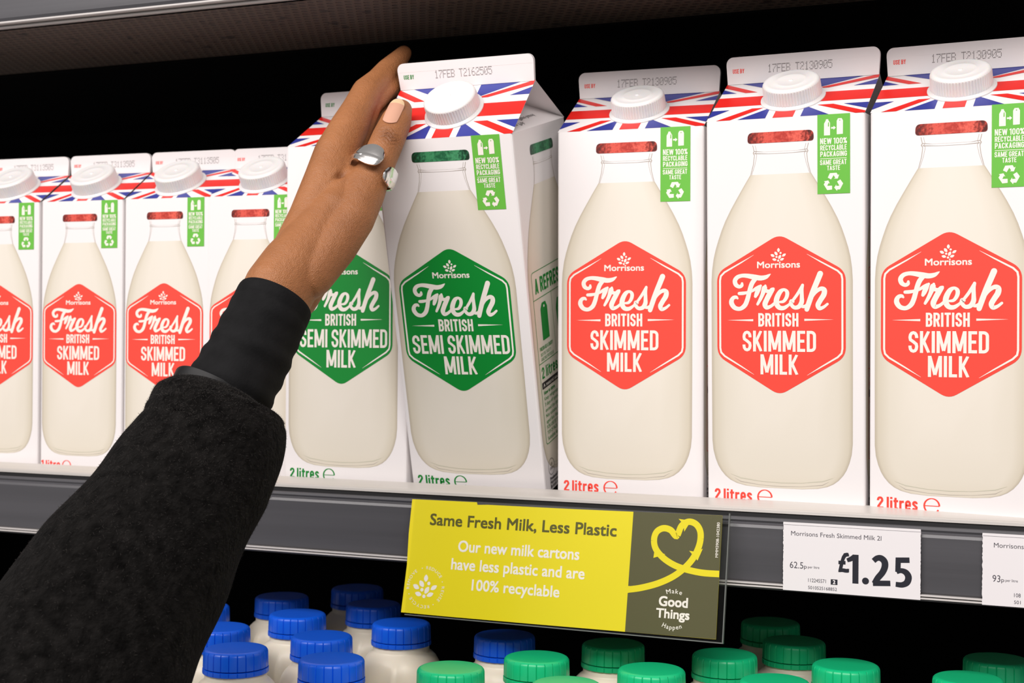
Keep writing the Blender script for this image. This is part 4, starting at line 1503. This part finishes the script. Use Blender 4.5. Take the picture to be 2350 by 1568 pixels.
camd = (Vector((200, -823, 96)) - Vector((-204, -58, 226))).normalized()
ax_t = Vector((-204.0, -47.0, 240.8)) - Vector((-203.5, -62.0, 221.5))
nr = (camd + Vector((-0.25, 0, 0))).normalized()
nr = (nr - ax_t.normalized() * nr.dot(ax_t.normalized())).normalized()
nail(Vector((-203.9, -62.4, 220.4)) + nr * 10.8, ax_t, nr, 23.6, 10.0, 8.6, 'thumb_nail', person)


def spoon_ring():
    a = (Vector((-205.1, -74, 203.1)) - Vector((-209.2, -85, 184.5))).normalized()
    c = Vector((-206.2, -78.4, 196.6))
    e1 = (camd - a * camd.dot(a)).normalized()
    e2 = a.cross(e1)
    mb = MB()
    NS, NW = 96, 14
    vs, fs = [], []
    c = c + e1 * 1.9 + e2 * 0.3
    R0 = 13.3
    for lay in (0, 1):
        for i in range(NS + 1):
            t = i / NS
            phi = math.radians(-14 - 330 * t) if False else math.radians(22 + 344 * t)
            endd = min(t, 1 - t) * 2 * pi * R0
            w = 6.0 + (8.0 if t > 0.5 else 5.6) * math.exp(-((endd - 7.0) / 8.0) ** 2)
            w *= min(1.0, sqrt(max(0.03, 1 - (1 - min(1.0, endd / 3.0)) ** 2)))
            off = 2.6 * (t - 0.5) * 2
            off += -0.8 if t < 0.12 else 0
            for k in range(NW + 1):
                u = -1 + 2 * k / NW
                bulge = 0.5 * (1 - u * u)
                if lay == 0 and u < -0.15 and 0.06 < t:
                    bulge += 0.35 * abs(sin((u + 0.15) * pi * 3.3))
                lift_ = 1.6 * sin(pi * min(1.0, (t - 0.62) / 0.38)) if t > 0.62 else 0.0
                r = R0 + lift_ + (0.9 + bulge if lay == 0 else 0.0)
                p = c + (e1 * cos(phi) + e2 * sin(phi)) * r + a * (off + u * w / 2)
                vs.append(p - PO)
    st = (NS + 1) * (NW + 1)
    for i in range(NS):
        for k in range(NW):
            q = i * (NW + 1) + k
            fs.append((q, q + 1, q + NW + 2, q + NW + 1))
            fs.append((st + q, st + q + NW + 1, st + q + NW + 2, st + q + 1))
    for i in range(NS):
        for k in (0, NW):
            q = i * (NW + 1) + k
            fs.append((q, q + NW + 1, st + q + NW + 1, st + q))
    for k in range(NW):
        for i in (0, NS):
            q = i * (NW + 1) + k
            fs.append((q, q + 1, st + q + 1, st + q))
    mb.add(vs, fs, 'silver')
    ob = mb.build('thumb_ring', person, True, 40)
    ob['label'] = 'open silver ring with ridged spoon shaped ends'


spoon_ring()


def sleeve(L, key, name, fold=None, inner=3.0, depth=14.0, sub=10, n=72, seed=3, tilt=0.0):
    """open cloth tube: outer skin, turned cuff edge, inner skin"""
    pts = spline([(q[0], q[1], q[2], q[3], q[4]) for q in L], sub)
    P = [Vector(q[:3]) for q in pts]
    rings = []
    acc = 0.0
    rg = random.Random(seed)
    ph = [rg.uniform(0, 6.28) for _ in range(8)]
    for i, p in enumerate(P):
        t = (P[min(i + 1, len(P) - 1)] - P[max(i - 1, 0)]).normalized()
        s = t.cross(SUP).normalized()
        w = s.cross(t).normalized()
        if i:
            acc += (p - P[i - 1]).length
        row = []
        for k in range(n):
            a = 2 * pi * k / n
            f = fold(acc, a, ph) if fold else 0.0
            c_ = cos(a) * (1 if s.x > 0 else -1)
            row.append(p + s * cos(a) * (pts[i][3] + f) + w * sin(a) * (pts[i][4] + f) + t * (tilt * (0.4 + 0.6 * c_) * math.exp(-acc / 22)))
        rings.append((row, p, t))
    vs, fs = [], []
    rows = [r[0] for r in rings]
    c0, t0 = rings[0][1], rings[0][2]
    lipo = [q + (c0 - q).normalized() * inner * 0.5 - t0 * inner * 0.45 for q in rows[0]]
    ins = [q + (c0 - q).normalized() * inner for q in rows[0]]
    ins2 = [q + t0 * depth for q in ins]
    rows = [ins2, ins, lipo] + rows
    for r in rows:
        vs += [q - PO for q in r]
    for i in range(len(rows) - 1):
        for k in range(n):
            fs.append((i * n + k, i * n + (k + 1) % n, (i + 1) * n + (k + 1) % n, (i + 1) * n + k))
    fs.append(tuple((len(rows) - 1) * n + k for k in range(n)))
    mb = MB()
    mb.add(vs, [tuple(reversed(f)) for f in fs], key)
    return mb, rows


SHIRT = [(-233.7, -140.4, 119.1, 21.3, 27.2), (-234.3, -141.9, 116.2, 21.9, 27.8), (-236.7, -148.3, 104.4, 22.2, 28.2), (-240.4, -159.0, 85.2, 23.3, 29.1), (-245.3, -170.7, 66.1, 24.2, 29.5), (-248.5, -178.2, 54.0, 24.3, 29.1)]
COAT = [(-248.4, -173.2, 64.9, 28.6, 31.4), (-248.2, -174.2, 62.9, 32.6, 35.2), (-248.0, -175.3, 60.3, 35.5, 37.6), (-247.2, -177.2, 54.9, 37.7, 39.6), (-246.0, -181.7, 43.0, 39.1, 40.7), (-249.4, -190.2, 29.8, 41.0, 42.0), (-253.8, -199.3, 16.4, 43.3, 43.3), (-258.6, -213.2, -4.8, 46.9, 46.9), (-263.4, -227.0, -26.0, 50.3, 50.3), (-270.6, -246.4, -53.0, 53.7, 53.7), (-280.0, -279.1, -98.2, 53.8, 53.8), (-287.9, -315.9, -146.2, 52.8, 52.8)]


def shirt_fold(s, a, ph):
    hem = -0.55 * math.exp(-((s - 8.5) / 0.7) ** 2)
    wr = 0.9 * sin(s * 0.30 + 2.2 * cos(a + 0.6) + ph[0]) * (0.5 + 0.5 * sin(a * 2 + ph[1])) * min(1.0, s / 22)
    wr += 0.5 * sin(s * 0.55 + 3 * sin(a) + ph[2]) * min(1.0, s / 30)
    return hem + wr


def coat_fold(s, a, ph):
    return (1.3 * sin(s * 0.05 + 2.0 * cos(a) + ph[0]) + 0.8 * sin(s * 0.11 + 3 * sin(a + ph[1]))) * min(1.0, s / 25) + 0.6 * sin(3 * a + ph[2]) * min(1, s / 8)


mb, _ = sleeve(SHIRT, 'jersey', 'shirt_sleeve', shirt_fold, 1.2, 16)
mb.build('shirt_sleeve', person, True)
mb, rows = sleeve(COAT, 'wool', 'coat_sleeve', coat_fold, 4.0, 22, seed=5, tilt=9.0)
rg = random.Random(11)
cy = [Vector(q) + PO for q in []]
R_ = [[Vector(q) for q in r] for r in rows]
fv, ff = [], []
for _ in range(15000):
    i = rg.randrange(2, len(R_) - 2)
    k = rg.randrange(len(R_[0]))
    n_ = len(R_[0])
    a, b, c = R_[i][k], R_[i][(k + 1) % n_], R_[i + 1][k]
    p = a + (b - a) * rg.random() + (c - a) * rg.random()
    nn_v = (b - a).cross(c - a).normalized()
    tdir = ((b - a).normalized() * rg.uniform(-1, 1) + (c - a).normalized() * rg.uniform(-1, 1) - nn_v * rg.choice((-1, 1)) * 0.0)
    ctr = sum(R_[i], Vector()) / n_
    if nn_v.dot(p - ctr) < 0:
        nn_v = -nn_v
    tdir = (tdir + nn_v * rg.uniform(0.1, 0.8)).normalized()
    ln = rg.uniform(0.6, 1.9)
    sd_ = tdir.cross(nn_v).normalized() * 0.045
    mid = p + tdir * ln * 0.55 + nn_v * 0.2
    end = p + tdir * ln - nn_v * rg.uniform(0, 0.5)
    o = len(fv)
    fv += [q - PO for q in (p - sd_, p + sd_, mid + sd_, mid - sd_, end)]
    ff += [(o, o + 1, o + 2, o + 3), (o + 3, o + 2, o + 4)]
mb.add(fv, ff, 'fibre')
cs = mb.build('coat_sleeve', person, True)
LIN = [(-248.4, -171.1, 69.6, 26.6, 30.6), (-248.6, -172.8, 66.1, 26.8, 30.8), (-249.0, -177.5, 56.3, 26.9, 30.9), (-250.2, -183.6, 44.8, 27.6, 31.8)]
mb, _ = sleeve(LIN, 'lining', 'sleeve_lining', lambda s, a, ph: 0.5 * sin(5 * a + s * 0.2) - 1.6 * max(0, cos(a)), 0.8, 8, tilt=8.0)
mb.build('sleeve_lining', cs, True)['label'] = 'smooth satin lining at the coat cuff'
